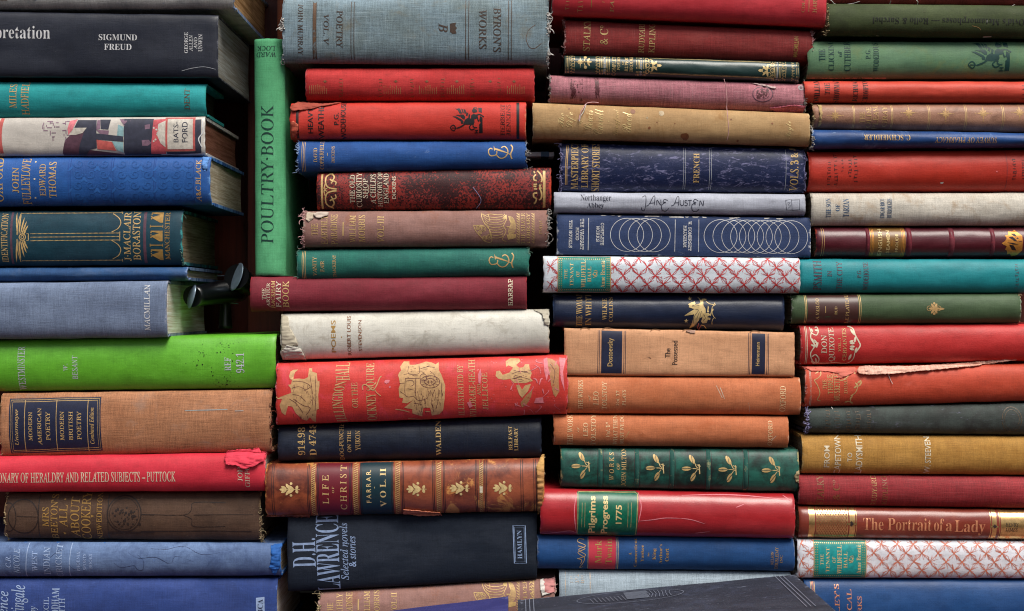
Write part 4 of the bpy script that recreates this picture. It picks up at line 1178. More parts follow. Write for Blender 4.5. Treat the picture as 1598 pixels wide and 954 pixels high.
b = Book('black navy library book with gilt shelf numbers beneath the red pictorial book', GB, (433, 845, 665, 722, 652, 715.5),
         cloth((24, 33, 52), (16, 24, 40), .7, weave=.14, wear=(62, 74, 100), wearamt=.2, scuff=.1, rough=.5, stain=(14, 19, 32), stainamt=.5), y0=.004, fray=1)
b.reg('chr').T('914.98', 295, 105, 362, 362, f='b', c='gold').T('D 4748', 400, 70, 466, 366, f='b', c='gold').T('DOG-PUNCHER', 682, 28, 722, 412, c='goldw').T('ON THE', 756, 135, 792, 335, c='goldw').T('YUKON', 832, 132, 878, 318, c='goldw')
b.reg('b630').T('WALDEN', 238, 130, 278, 388, f='b', c='gold').T('BELFAST', 780, 168, 808, 348, f='b', c='gold').T('LIBRARY', 822, 180, 850, 352, f='b', c='gold')
BL = cloth((18, 26, 44), weave=.03)
for x in (120, 450, 475, 905, 930): b.rule(x, .8, BL, part='blind_rule')
b.done()

LEA = cloth((146, 70, 38), (86, 34, 22), 1.0, weave=.03, wear=(208, 142, 78), wearamt=.45, scuff=.25, crisp=.3, stain=(206, 142, 80), stainamt=.42, sharp=.85, rough=.42, coat=.25, msc=45)
BANDM = cloth((150, 92, 44), (110, 58, 34), .7, weave=.03, wear=(196, 140, 80), wearamt=.5)
b = Book('mottled calf leather book with gilt oak sprigs and red and green title labels', GB, (417, 849, 724, 807, 714.5, 799), LEA, fray=2.8, bulge=.012, n=2.05, wob=1.2, y0=-.004)
b.reg('chr')
b.band_fill(485, 815, cloth((110, 20, 36), (84, 14, 26), weave=.04, wear=(160, 90, 80), wearamt=.3, coat=.2, rough=.4), 'title_label', .005, .995)
b.band_fill(885, 1188, cloth((14, 48, 58), (8, 32, 40), weave=.04, wear=(120, 150, 150), wearamt=.2, coat=.2, rough=.4), 'volume_label', .005, .995)
b.T('L I F E', 542, 535, 598, 802, c='gold').T('O F', 630, 640, 650, 698, c='gold').T('C H R I S T', 705, 448, 764, 856, c='gold')
b.T('F A R R A R.', 946, 490, 990, 790, f='s', c='bright').L([(1022, 640), (1022, 690)], .8, 'bright').T('V O L. II', 1072, 475, 1128, 830, f='b', c='bright')
b.reg('B4')
for x0, x1 in ((322, 362), (522, 566), (722, 766), (918, 962), (1122, 1160)):
    b.rule(x0, 1.0, 'dkline', .01, .99, layer=3).rule(x0 - 7, .8, 'dkline', .01, .99, layer=3).rule(x1, 1.0, 'dkline', .01, .99, layer=3).rule(x1 + 7, .8, 'dkline', .01, .99, layer=3)
    c0, c1 = x0 + 12, x1 - 12
    for k in range(26):
        y = 100 + k * 10
        b.L([(c0, y + 4), (c1, y - 5)], .9, 'gold', 'gilt_roll', layer=3)
    b.rule(c0, .7, 'dull', .01, .99, layer=3).rule(c1, .7, 'dull', .01, .99, layer=3)
for x in (146, 155, 1330, 1340, 1392, 1402): b.rule(x, .9, 'dkline', .01, .99)
for x, y in ((232, 220), (835, 218), (1040, 214), (1245, 213)): oak_sprig(b, x, y, .66, 'bright')
b.P([(1134, 205), (1148, 205), (1148, 235), (1134, 235)], 'pale', 'bare_spot', layer=4)
b.flap([(110, 352), (320, 350), (318, 362), (215, 360), (108, 358)], .0006, LEA)
b.flap([(770, 318), (850, 325), (945, 335), (950, 352), (850, 355), (768, 345)], .0014, cloth((196, 112, 78), (170, 84, 50), weave=.03, rough=.4))
b.flap([(1405, 110), (1430, 60), (1442, 60), (1438, 200), (1428, 330), (1412, 350), (1408, 260)], .0012, cloth((196, 150, 80), (150, 90, 50), .8, weave=.03))
b.threads(1, 18, 5, TH['straw'], r=.0003).done()

LAW = cloth((25, 33, 46), (20, 27, 38), .5, weave=.14, wear=(48, 58, 76), wearamt=.15, scuff=.04, rough=.8, spec=.2)
b = Book('thick black cloth book with big silver author name and a boxed publisher panel', GB, (448, 838, 804, 926.5, 799, 906), LAW, fray=.8, n=3.5, bulge=.006, y0=.003)
b.reg('b800').T('D.H.', 105, 252, 326, 528, 'U', 'n', 'silver').T('LAWRENCE', 330, 22, 556, 776, 'U', 'b', 'silver').T('Selected novels', 562, 102, 638, 655, 'U', 'i', 'silver').T('& stories', 642, 228, 714, 525, 'U', 'i', 'silver')
b.reg('b690').T('HAMLYN', 604, 498, 630, 658, f='b', c='silver')
b.L([(580, 472), (649, 472), (656, 683), (588, 684)], 1.5, 'silver', 'publisher_panel', True).L([(587, 481), (642, 481), (648, 675), (595, 676)], .6, 'silver', 'publisher_panel', True).done()

b = Book('mauve brown gilt ship volume under the thick black cloth book', GB, (497, 867, 927, 1000, 905, 985), EP, y0=.004, fray=4)
b.reg('b800').T('THE', 440, 878, 494, 975, c='gold').T('EARTHLY', 528, 792, 585, 1060, c='gold').T('PARADISE', 620, 782, 682, 1065, c='gold').L([(737, 842), (738, 945)], 2)
b.T('WILLIAM', 792, 772, 850, 1020, c='gold').T('MORRIS', 888, 765, 942, 1010, c='gold').T('VOL·II', 1055, 780, 1110, 980, c='gold')
b.R = (730, 898, 140 / 1598); ship(b, 'gold')
b.reg('px').T('THE SILVER', 817, 906, 823, 968, 'U', 'r', 'gold').T('LIBRARY', 827, 906, 832, 962, 'U', 'r', 'gold')
b.flap([(848, 907), (866, 905), (866, 924), (855, 926), (846, 922)], .0008, plain('torn_paper', (196, 130, 128), .9))
b.flap([(843, 907), (850, 906), (850, 924), (858, 927), (846, 930), (843, 918)], .0009, plain('torn_paper', (220, 214, 206), .9), part='bare_patch')
b.threads(-1, 60, 9, TH['straw'], r=.00028).threads(1, 50, 6, TH['pink'], r=.0003).done()
# ================================================================ third stack
b = Book('glossy rose red book lying on top of the third stack', GC, (861, 1285, -42, 26, -38, 44.5),
         cloth((208, 52, 64), (196, 34, 46), .55, weave=.05, wear=(232, 120, 130), wearamt=.2, scuff=.08, rough=.5), y0=-.007, bulge=.011, fray=1)
b.reg('C1').smudge(208, -20, 232, 68, 'goldw', n=5).smudge(272, -20, 300, 78, 'goldw', n=5).L([(347, -40), (346, 55)], 1.2, 'dull').T('FAST', 445, -30, 465, 78, c='goldw').smudge(400, -30, 418, 38, 'goldw', n=4)
b.T('COLLINS', 1450, -40, 1466, 82, c='goldw').L([(1487, -40), (1487, 80)], 1, 'goldw').T('HARVILL', 1508, -40, 1530, 84, c='goldw').done()

STK = lambda: cloth((144, 42, 40), (126, 34, 34), .6, weave=.22, wear=(205, 160, 155), wearamt=.4, scuff=.18, slub=.12, stain=(150, 62, 58), stainamt=.3)
b = Book('brick red cloth book with fresh gilt lettering and pinkish frayed ends', GC, (880.5, 1269, 28.5, 84, 46, 95.5), STK(), y0=.003, fray=3)
b.reg('C1').T('STALKY', 308, 96, 344, 270, c='gold').T('& Cº', 395, 135, 438, 238, c='gold').T('RUDYARD', 602, 108, 632, 280, c='gold').T('KIPLING', 656, 118, 688, 280, c='gold').T('MACMILLAN', 1422, 195, 1446, 302, f='s', c='dull')
b.threads(1, 70, 5, TH['pink'], r=.00025).threads(-1, 60, 4, TH['pink'], r=.00025).done()

b = Book('slim dark green leather poems with rich gilt tooling', GC, (881, 1247, 85.5, 115, 96, 128.5),
         cloth((30, 58, 56), (20, 42, 42), .6, weave=.03, wear=(60, 90, 85), wearamt=.15, scuff=.05, rough=.35, coat=.4), fray=.5, bulge=.006)
b.reg('bro')
for x in (138, 152, 165, 452, 466, 480, 512, 526, 540, 792, 806, 818, 858, 872, 884): b.rule(x, .75, 'bright', .03, .97)
for x0 in (178, 412):
    for k in range(7): b.L([(x0, 160 + k * 25), (x0 + 34, 166 + k * 25), (x0 + 4, 176 + k * 25)], .9, 'bright')
    b.rule(x0 + 38, .7, 'bright', .05, .95)
fleuron(b, 270, 225, .82, 'bright')
b.L([(300, 225), (350, 225)], 1, 'bright').L([(305, 215), (318, 180)], 1.2, 'bright').L([(305, 235), (318, 272)], 1.2, 'bright').C(318, 178, 15, 'bright', n=9).C(318, 276, 15, 'bright', n=9)
for an in (-60, 60, 0): b.leaf(335, 225, an, 45, 18, 'bright')
b.T('COMPLETE', 566, 150, 600, 345, c='bright').T('POEMS', 612, 172, 640, 302, c='bright').T('OF', 656, 215, 674, 252, c='bright').T('RUPERT', 684, 160, 714, 312, c='bright').T('BROOKE', 728, 160, 760, 315, c='bright')
for x in (496, 835): b.rule(x, 3.4, 'stone', .05, .95).dots(x, 190, x + 4, 320, 6, 5, 'bright')
b.reg('C1')
for cx, sg in ((690, 1), (1262, -1)):
    cy = 352 if sg > 0 else 378
    for k, (dx, dy, r) in enumerate(((0, 0, 14), (-22, -22, 11), (-22, 22, 11), (-40, 0, 10), (-42, 32, 9), (-42, -32, 9))): b.ring(cx + sg * (dx - 5), cy + dy, r, .9, 'bright', n=14)
    b.leaf(cx + sg * 5, cy, 0 if sg > 0 else 180, 26, 16, 'bright')
    for an in (-50, 50, -100, 100): b.leaf(cx - sg * 15, cy, an if sg > 0 else 180 - an, 34, 12, 'bright')
b.dots(660, 305, 1300, 330, 110, 1.5, 'bright').dots(660, 388, 1300, 414, 110, 1.5, 'bright')
b.L([(660, 309), (1300, 334)], .5, 'bright').L([(660, 392), (1300, 418)], .5, 'bright')
for x in (1310, 1318, 1326, 1345, 1352, 1378, 1436, 1444): b.rule(x, .7, 'bright', .03, .97)
b.rule(1334, 2.4, 'stone', .05, .95)
for x0 in (1358, 1408):
    for k in range(7): b.L([(x0, 335 + k * 14), (x0 + 16, 338 + k * 14), (x0 + 2, 343 + k * 14)], .8, 'bright')
b.done()

PNK = cloth((168, 104, 114), (146, 80, 92), .65, weave=.34, wear=(205, 180, 178), wearamt=.42, scuff=.15, slub=.3, stain=(140, 92, 98), stainamt=.3)
b = Book('faded pink coarse cloth book with a dark printed stamp and a peeling corner', GC, (857.5, 1256, 115.5, 160, 129.5, 175.5), PNK, y0=.002, fray=3.5)
b.reg('bro')
for x0, x1 in ((172, 235), (405, 448)):
    for k in range(22): b.L([(b.rnd.uniform(x0, x1), 365 + b.rnd.uniform(0, 150)), (b.rnd.uniform(x0, x1), 420 + b.rnd.uniform(40, 160))], b.rnd.uniform(.6, 1.4), 'wine')
for k in range(26): b.C(b.rnd.uniform(180, 300), b.rnd.uniform(380, 580), b.rnd.uniform(3, 8), 'wine', n=6)
b.reg('c0').ring(595, 587, 62, 1.2, 'plum', ry=48).ring(595, 587, 40, .6, 'plum', ry=30)
for k in range(30): b.C(590 + b.rnd.gauss(0, 22), 585 + b.rnd.gauss(0, 16), b.rnd.uniform(3, 8), 'wine', n=6)
b.flap([(640, 672), (800, 655), (860, 660), (850, 700), (770, 706), (700, 695)], .0012, cloth((190, 92, 110), (170, 80, 98), .5, weave=.3), rough=.001)
b.flap([(520, 515), (590, 520), (640, 535), (680, 545), (665, 555), (600, 535)], .0005, cloth((205, 175, 172), weave=.2))
for y in (545, 665): b.ring(835, y, 14, 1.6, 'stone').C(835, y, 6, 'slate')
b.threads(1, 90, 6, TH['grey'], r=.00022).threads(-1, 80, 5, TH['grey'], r=.00022)
b.done()

INK['palestain'] = ink((196, 172, 134), .55)
b = Book('tan spotted buckram biography with gilt script lettering and a loose pink thread', GC, (831.5, 1261.5, 160.5, 217, 177, 230),
         cloth((180, 144, 96), (160, 122, 78), .6, weave=.08, wear=(208, 184, 142), wearamt=.35, scuff=.1, stain=(150, 108, 62), stainamt=.3, spots=(112, 60, 30), spotamt=.12), y0=-.004, fray=1.6)
b.reg('bro').T('The', 62, 708, 116, 835, f='c', c='bright').T('Life', 135, 700, 225, 850, f='c', c='bright').T('of', 246, 760, 290, 805, f='c', c='bright').T('Lewis', 300, 680, 382, 868, f='c', c='bright').T('Carroll', 392, 668, 478, 905, f='c', c='bright')
b.T('Langford', 570, 670, 640, 915, f='c', c='gold').T('Reed', 650, 695, 740, 885, f='c', c='bright').C(530, 785, 6, 'bright')
for x, y, r in ((755, 690, 24), (165, 665, 8), (905, 845, 12), (1140, 805, 6), (975, 795, 6)): b.C(x, y, r, 'rust', 'stain', n=9)
b.C(1018, 708, 26, 'palestain', 'stain', n=10).C(885, 752, 10, 'palestain', 'stain', n=8)
b.reg('c0').T('Foyle', 728, 760, 775, 868, f='c', c='bright')
for x, y, r in ((112, 855, 22), (435, 880, 7), (392, 750, 5), (645, 775, 6), (95, 850, 14)): b.C(x, y, r, 'rust', 'stain', n=9)
b.reg('bro').thread([(440, 604), (380, 598), (325, 612), (295, 660), (265, 720), (250, 785)], .00035, TH['pink'], .002).thread([(325, 612), (300, 690), (270, 740), (258, 790)], .0003, TH['white'], .0022)
b.reg('c0').thread([(348, 500), (362, 560), (366, 640), (362, 740), (368, 830), (360, 885)], .00025, TH['pink'], .0075)
b.done()

b = Book('scuffed navy short story volume with bold gilt lettering and a frayed lilac end', GC, (875, 1257, 222, 298.5, 230, 301),
         cloth((24, 38, 82), (16, 27, 60), .7, weave=.08, wear=(140, 138, 180), wearamt=.42, scuff=1.0, rough=.5, coat=.1), y0=.002, fray=4)
b.reg('mast').T('MASTERPIECE', 330, 40, 448, 850, f='b', c='gold').T('LIBRARY OF', 500, 92, 614, 828, f='b', c='gold').T('SHORT STORIES', 672, 68, 800, 880, f='b', c='gold')
for x in (238, 262): b.L([(x + 25, 120), (x, 480), (x, 780)], 1.2, 'goldw', sm=4)
b.reg('C2').T('FRENCH', 890, 100, 921, 258, f='b', c='gold').T('VOLS. 3 & 4', 1402, 60, 1446, 298, f='r', c='gold')
for x in (838, 848, 975, 985, 1380): b.rule(x, .5, 'whitef', .05, .95)
b.threads(-1, 130, 8, TH['lilac'], r=.00028).threads(1, 60, 6, TH['lilac'], r=.00028)
b.done()

b = Book('slim pale grey book with dark ornamental capitals and a small open book device', GC, (864.5, 1256, 299, 333, 302.5, 338),
         cloth((168, 172, 186), (152, 154, 168), .5, weave=.12, wear=(150, 150, 158), wearamt=.2, scuff=.1, rough=.6), fray=.8, n=3)
b.reg('jane').T('Northanger', 108, 100, 440, 182, 'R', 'b', 'slate').T('Abbey', 178, 188, 362, 256, 'R', 'b', 'slate')
w = 1.15; c = 'slate'
for P in ([(775, 128), (805, 112), (815, 130), (812, 210), (800, 268), (775, 272), (768, 240)], [(820, 225), (850, 205), (890, 130), (912, 120), (905, 215)], [(850, 195), (905, 190)],
          [(932, 215), (935, 160), (975, 215), (975, 155)], [(1050, 165), (1015, 152), (1000, 178), (1030, 185)], [(1015, 188), (985, 215), (990, 265), (1030, 280), (1060, 250)],
          [(1088, 222), (1120, 205), (1150, 130), (1172, 128), (1165, 220)], [(1120, 190), (1165, 188)], [(1185, 160), (1185, 205), (1205, 218), (1222, 205), (1224, 160)],
          [(1262, 168), (1240, 165), (1240, 185), (1262, 195), (1255, 218), (1232, 215)], [(1268, 165), (1310, 162)], [(1290, 165), (1288, 218)],
          [(1378, 170), (1345, 150), (1328, 178), (1358, 185)], [(1345, 190), (1312, 215), (1318, 270), (1358, 285), (1390, 258)], [(1395, 225), (1400, 168), (1432, 222), (1436, 168)]):
    b.L(P, w, c, 'lettering', sm=5)
b.C(1018, 188, 8, c, 'lettering', n=8).C(1345, 202, 9, c, 'lettering', n=8)
b.reg('C2')
for P in ([(1375, 352), (1380, 402), (1410, 404), (1405, 345), (1375, 352)], [(1405, 350), (1450, 348), (1448, 402), (1410, 404)], [(1385, 365), (1400, 362), (1388, 378), (1402, 380), (1390, 392)]): b.L(P, .8, c, 'publisher_device')
b.done()

b = Book('navy paper covered book printed with overlapping white circles', GC, (869, 1265, 334, 397.5, 339.5, 402.5),
         cloth((42, 62, 104), (32, 48, 86), .6, weave=.12, wear=(205, 208, 214), wearamt=.38, scuff=.12, rough=.7), fray=.6, n=5, bulge=.003)
b.reg('C2').T('THE VAGRANT', 290, 448, 310, 612, 'D', 'm', 'white').T('MOOD', 266, 494, 284, 562, 'D', 'm', 'white').T('TEN NOVELS', 230, 456, 248, 602, 'D', 'm', 'white').T('COMPLETE', 398, 470, 416, 588, 'D', 'm', 'white').T('WORKS', 374, 486, 392, 570, 'D', 'm', 'white')
b.L([(335, 444), (332, 615)], .9, 'white').L([(794, 452), (791, 622)], .8, 'white').L([(919, 452), (917, 624)], .8, 'white')
b.T('W. SOMERSET', 862, 462, 880, 618, 'D', 'm', 'white').T('MAUGHAM', 836, 484, 854, 600, 'D', 'm', 'white')
for k in range(4): b.ring(538 + k * 47, 533 + k * .8, 88, .75, 'white', 'circles')
b.reg('circ')
for k in range(9): b.ring(465 + k * 100, 282 + k * 1.5, 187, .75, 'white', 'circles')
b.reg('px')
for k in range(26):
    x = b.rnd.choice((b.rnd.uniform(1000, 1080), b.rnd.uniform(870, 1262))); y = b.edges(x)[0] + b.rnd.uniform(.4, 2.4)
    b.P([(x, y - .8), (x + b.rnd.uniform(3, 14), y - .9), (x + b.rnd.uniform(3, 10), y + .9), (x + 1, y + .6)], 'chip', 'rubbed_edge')
b.done()

def lattice(b, xs, x1, y0, y1, dx, dy, ox, oy, c):
    """Hand drawn diamond netting: fans of thin strokes meeting at knots."""
    rd = b.rnd; sl = b.slope()
    r = 0; y = oy - dy
    while y < y1 + dy:
        x = ox + (dx / 2 if r % 2 else 0) - 2 * dx
        while x < x1 + dx:
            for sg in (-1, 1):
                ex, ey = x + sg * dx / 2, y + dy
                ln = math.hypot(ex - x, ey - y); an = math.atan2(ey - y, ex - x)
                k0 = ((x, y), (ex, ey))
                if min(x, ex) > xs:
                    b.put('netting_pattern', c, *strip([(x, y + sl * (x - xs)), ((x + ex) / 2 + rd.uniform(-.8, .8), (y + ey) / 2 + rd.uniform(-.6, .6) + sl * ((x + ex) / 2 - xs)), (ex, ey + sl * (ex - xs))], .85), 1)
                for (hx, hy), ha in ((k0[0], an), (k0[1], an + math.pi)):
                    for k in range(4):
                        a = ha + rd.choice((-1, 1)) * rd.uniform(.12, .5); L = ln * rd.uniform(.3, .72)
                        q = (hx + math.cos(a) * L, hy + math.sin(a) * L)
                        if min(hx, q[0]) < xs: continue
                        b.put('netting_pattern', c, *strip([(hx, hy + sl * (hx - xs)), ((hx + q[0]) / 2 + rd.uniform(-.5, .5), (hy + q[1]) / 2 + sl * (hx - xs)), (q[0], q[1] + sl * (q[0] - xs))], .62, False, True), 1)
            if x > xs: b.put('netting_pattern', c, *tess([(x + 1.5 * math.cos(t), y + sl * (x - xs) + 1.5 * math.sin(t)) for t in range(0, 6)]), 1)
            x += dx
        y += dy; r += 1

def bronte(b, X0, c_lat, ox, oy, T):
    q = b.q
    sl = b.slope()
    lattice(b, q[0] + 1, q[1], min(q[2], q[4]), max(q[3], q[5]), 25, 13.3, ox, oy, c_lat)
    x0, x1 = X0
    th = q[3] - q[2]
    b.band_fill(x0, x1, 'goldw', 'title_label', 0.0, 1.0, layer=3)
    b.band_fill(x0 + 1.3, x1 - 1.3, 'tealb', 'title_label', .02, .98, layer=4)
    b.band_fill(x0 + 8, x1 - 8, 'teal', 'title_label', .12, .88, layer=5)
    n = 26
    for k in range(n):
        t = (k + .5) / n
        for v in (.075, .925):
            px = x0 + (x1 - x0) * t; py = b.pp(px, v)[1]
            b.C(px, py, .8, 'bright', 'title_label', n=6, layer=6)
    for k in range(15):
        v = .06 + .88 * k / 14
        for px in (x0 + 3.2, x0 + 6.2, x1 - 3.2, x1 - 6.2): b.C(px, b.pp(px, v)[1], .75, 'gold', 'title_label', n=6, layer=6)
    for t, a0, v0, a1, v1, f in T:
        b.T(t, x0 + a0, b.pp(x0 + a0, v0)[1], x0 + a1, b.pp(x0 + a0, v1)[1], 'U', f, 'bright', layer=7)
    cx = x0 + 58; cy = b.pp(cx, .5)[1]
    for P in ([(-3, 5), (3, 2), (1, -3), (-3, -1), (2, 4)], [(-2, -5), (3, -6), (2, -1)], [(-4, 0), (0, 2), (4, -3)]):
        b.L([(cx + x, cy + y) for x, y in P], .8, 'gold', 'title_label', sm=5, layer=7)
TXT = [('THE', 10.5, .36, 15, .64, 'r'), ('TENANT', 19, .19, 24.5, .83, 'b'), ('OF', 29, .42, 34, .58, 'r'), ('WILDFELL', 36.5, .12, 43.5, .87, 'b'), ('HALL', 46.5, .29, 52, .71, 'b'), ('Anne Brontë', 66.5, .12, 73.5, .87, 'b')]
b = Book('white book netted with strong red diamonds and a teal and gilt title label', GC, (848, 1246, 399.5, 457, 402.5, 458.5),
         cloth((204, 212, 220), (190, 196, 206), .5, weave=.05, wear=(214, 200, 196), wearamt=.3, scuff=.08, rough=.5), fray=1.2, n=3, bulge=.007, y0=-.005)
bronte(b, (869.5, 952.5), 'redink', 858.5, 403, TXT)
b.done()

b = Book('black navy book with a gilt winged figure holding a bow', GC, (863, 1224, 459, 511, 459.5, 516.5),
         cloth((22, 36, 66), (14, 24, 46), .6, weave=.07, wear=(60, 84, 120), wearamt=.25, scuff=.08, rough=.42, coat=.25), y0=.003, fray=.8, bulge=.011)
b.reg('c390').T('THE WOMAN', 335, 455, 400, 815, f='b', c='gold').T('IN WHITE', 435, 455, 496, 805, f='b', c='gold').T('WILKIE', 612, 515, 660, 748, f='b', c='gold').T('COLLINS', 682, 505, 724, 765, f='b', c='gold')
b.reg('nymph'); G = 'bright'
for P in ([(545, 290), (530, 215), (565, 245), (580, 210), (640, 205), (675, 215), (660, 240), (600, 245), (600, 340), (640, 410), (645, 480), (590, 560), (540, 590), (480, 690), (420, 760), (335, 812), (370, 720), (400, 600), (415, 510), (390, 525), (220, 548), (290, 495), (410, 420), (350, 395), (310, 375), (320, 340), (295, 320), (350, 285), (430, 262), (445, 310), (430, 330), (520, 305)],
          [(600, 500), (700, 490), (740, 530), (660, 575), (740, 590), (735, 635), (690, 620), (670, 690), (590, 700), (560, 660), (575, 600)],
          [(690, 340), (710, 380), (698, 440), (712, 475), (668, 478), (680, 410)], [(760, 400), (800, 410), (790, 450), (765, 470), (745, 555), (730, 545)]):
    b.P(P, G, 'emblem')
for P in ([(655, 255), (700, 295), (760, 318), (810, 320)], [(815, 290), (835, 325), (800, 345), (770, 390), (770, 480), (800, 560), (840, 600)], [(800, 590), (775, 660), (780, 720)], [(500, 180), (540, 215)], [(560, 730), (620, 745), (685, 810)]):
    b.L(P, 1.0, G, 'emblem', sm=4)
for P in ([(430, 330), (370, 355), (520, 345)], [(440, 420), (500, 440), (420, 560), (400, 700)], [(520, 470), (470, 600)], [(560, 450), (520, 620)], [(320, 385), (420, 420)], [(600, 520), (640, 590), (600, 640)]):
    b.L(P, .6, 'navy', 'emblem', sm=4, layer=2)
for x, y in ((340, 205), (262, 650)):
    b.P([(x + (46 if k % 2 == 0 else 18) * math.cos(-math.pi / 2 + k * math.pi / 5), y + (46 if k % 2 == 0 else 18) * math.sin(-math.pi / 2 + k * math.pi / 5)) for k in range(10)], G, 'emblem')
b.thread([(510, 700), (500, 780), (540, 830), (510, 880)], .0003, TH['red'], .001).thread([(560, 740), (540, 800), (560, 850)], .0003, TH['red'], .001)
b.done()

b = Book('fawn cloth book with two navy label panels and a frayed top edge', GC, (880.5, 1240, 511.5, 586.5, 518.5, 588.5),
         cloth((208, 152, 110), (196, 138, 96), .5, weave=.12, wear=(150, 96, 72), wearamt=.2, scuff=.1, stain=(160, 112, 78), stainamt=.1), fray=1, n=5, bulge=.003)
b.reg('C3')
for x0, x1 in ((402, 512), (1200, 1270)):
    b.band_fill(x0, x1, 'navy', 'label_panel', .045, .95)
    for x in (x0 - 10, x0 - 18, x1 + 10, x1 + 18): b.rule(x, .8, 'navy', .04, .96)
b.T('Dostoevsky', 435, 298, 470, 448, f='s', c='gold', layer=3).T('Heinemann', 1220, 320, 1240, 446, f='s', c='gold', layer=3)
b.T('The', 740, 352, 768, 402, f='s', c='brown').T('Possessed', 778, 312, 806, 440, f='s', c='brown').L([(625, 410), (645, 400), (665, 405)], 1.4, 'stainb', 'stain')
b.reg('px')
for x in (905, 940, 1015, 1065, 1170): b.thread([(x, b.edges(x)[0] + 1), (x + 7, b.edges(x)[0] - 1), (x + 16, b.edges(x)[0] + .5)], .00022, TH['brown'], .0008)
b.flap([(1070, 516.5), (1086, 515.5), (1084, 520), (1077, 521)], .0006, plain('torn_paper', (176, 140, 122), .9)).done()

INK['tol'] = ink((238, 198, 150), .36)
def tolstoy(y, rows, tail, x1, q, lab):
    m = cloth((190, 108, 64), (176, 94, 52), .55, weave=.12, wear=(220, 170, 140), wearamt=.3, scuff=.14, stain=(168, 88, 48), stainamt=.3)
    bb = Book(lab, GC, q, m, fray=1)
    bb.reg('C3')
    for t, a0, v0, a1, v1, f, c in rows: bb.T(t, a0, v0, a1, v1, 'U', f, c)
    bb.T('OXFORD', tail[0], tail[1], tail[2], tail[3], 'U', 'r', 'tol')
    return bb
b = tolstoy(0, [('THE WORKS', 278, 522, 304, 675, 'r', 'tol'), ('of', 332, 600, 346, 628, 'i', 'tol'), ('LEO', 358, 580, 386, 652, 'r', 'tol'), ('TOLSTOY', 404, 528, 430, 676, 'r', 'tol'), ('Vol. 17', 478, 576, 496, 655, 'i', 'tol'), ('PLAYS', 512, 572, 530, 655, 'r', 'tol')],
            (1345, 552, 1376, 688), 0, (885, 1249, 587, 646, 589.5, 648.5), 'orange tan volume of plays directly under the fawn book with navy panels')
b.L([(1030, 560), (1052, 620)], 1, 'palef', 'scratch').L([(1010, 550), (1040, 615)], .8, 'palef', 'scratch').L([(1180, 640), (1190, 690)], .8, 'palef', 'scratch').done()
b = tolstoy(0, [('THE WORKS', 222, 690, 250, 866, 'r', 'tol'), ('of', 272, 768, 286, 794, 'i', 'tol'), ('LEO', 305, 746, 330, 818, 'r', 'tol'), ('TOLSTOY', 346, 700, 372, 866, 'r', 'tol'), ('Vol. 14', 424, 742, 446, 822, 'i', 'tol'), ('WHAT THEN', 464, 706, 486, 862, 'r', 'tol'), ('MUST WE DO', 500, 706, 520, 860, 'r', 'tol')],
            (1282, 736, 1306, 868), 0, (864, 1230, 647, 696, 649.5, 700.5), 'orange tan companion volume resting on the dark green marbled book')
b.L([(1300, 840), (1325, 815)], .9, 'palef', 'scratch').L([(500, 850), (530, 820), (548, 790)], .9, 'goldf', 'scratch', sm=4).done()

b = Book('dark green marbled leather book with five gilt acorn sprigs', GC, (875, 1246, 699.5, 761, 701.5, 769),
         cloth((28, 98, 84), (12, 36, 34), 1.0, weave=.04, wear=(176, 160, 112), wearamt=.3, scuff=.15, crisp=.2, stain=(28, 34, 28), stainamt=.6, rough=.5, coat=.06, msc=40), fray=1, bulge=.008)
GB_ = cloth((26, 88, 78), (16, 56, 52), weave=.03, wear=(170, 165, 120), wearamt=.6)
b.reg('C4')
for x in (446, 632, 810, 994, 1184): b.band(x - 11, x + 11, .0009, GB_); b.rule(x - 14, .8, 'dkline').rule(x + 14, .8, 'dkline')
for x, y in ((345, 150), (722, 160), (905, 163), (1090, 168), (1310, 172)):
    for dx, dy, an, ln in ((5, -45, 62, 46), (-2, 2, 178, 44), (10, 45, 112, 42)):
        cx, cy = x + dx, y + dy
        a = math.radians(an)
        pts = [(cx + 24 * math.cos(t) * math.cos(a) - 11 * math.sin(t) * math.sin(a), cy + 24 * math.cos(t) * math.sin(a) + 11 * math.sin(t) * math.cos(a)) for t in [k * math.pi / 7 for k in range(14)]]
        pts = [(px - 22 * (1 if an > 170 else 0) , py) for px, py in pts]
        b.P(pts, 'gold')
        for o in (-5, 3): b.L([(pts[7][0] + 8, pts[7][1] + o * .4), (pts[0][0] - 8, pts[0][1] + o * .4)], .5, 'dkgreen', layer=2)
    b.L([(x - 4, y + 2), (x + 22, y + 2), (x + 40, y + 8)], 1.1, 'bright', sm=3).L([(x + 18, y - 28), (x + 26, y - 8), (x + 36, y)], 1.1, 'bright', sm=3).L([(x + 18, y + 26), (x + 30, y + 10)], 1, 'bright').L([(x + 40, y - 20), (x + 44, y + 30)], 1.6, 'bright').L([(x + 28, y - 18), (x + 48, y - 10)], 1, 'bright')
b.T('W O R K S', 490, 85, 514, 225, c='gold').T('OF', 528, 138, 544, 170, c='gold').T('JOHN MILTON', 552, 62, 576, 256, c='gold')
b.flap([(1440, 180), (1454, 175), (1452, 240), (1436, 232), (1428, 205)], .0003, plain('bare_leather', (170, 150, 112), .8), part='bare_patch').done()

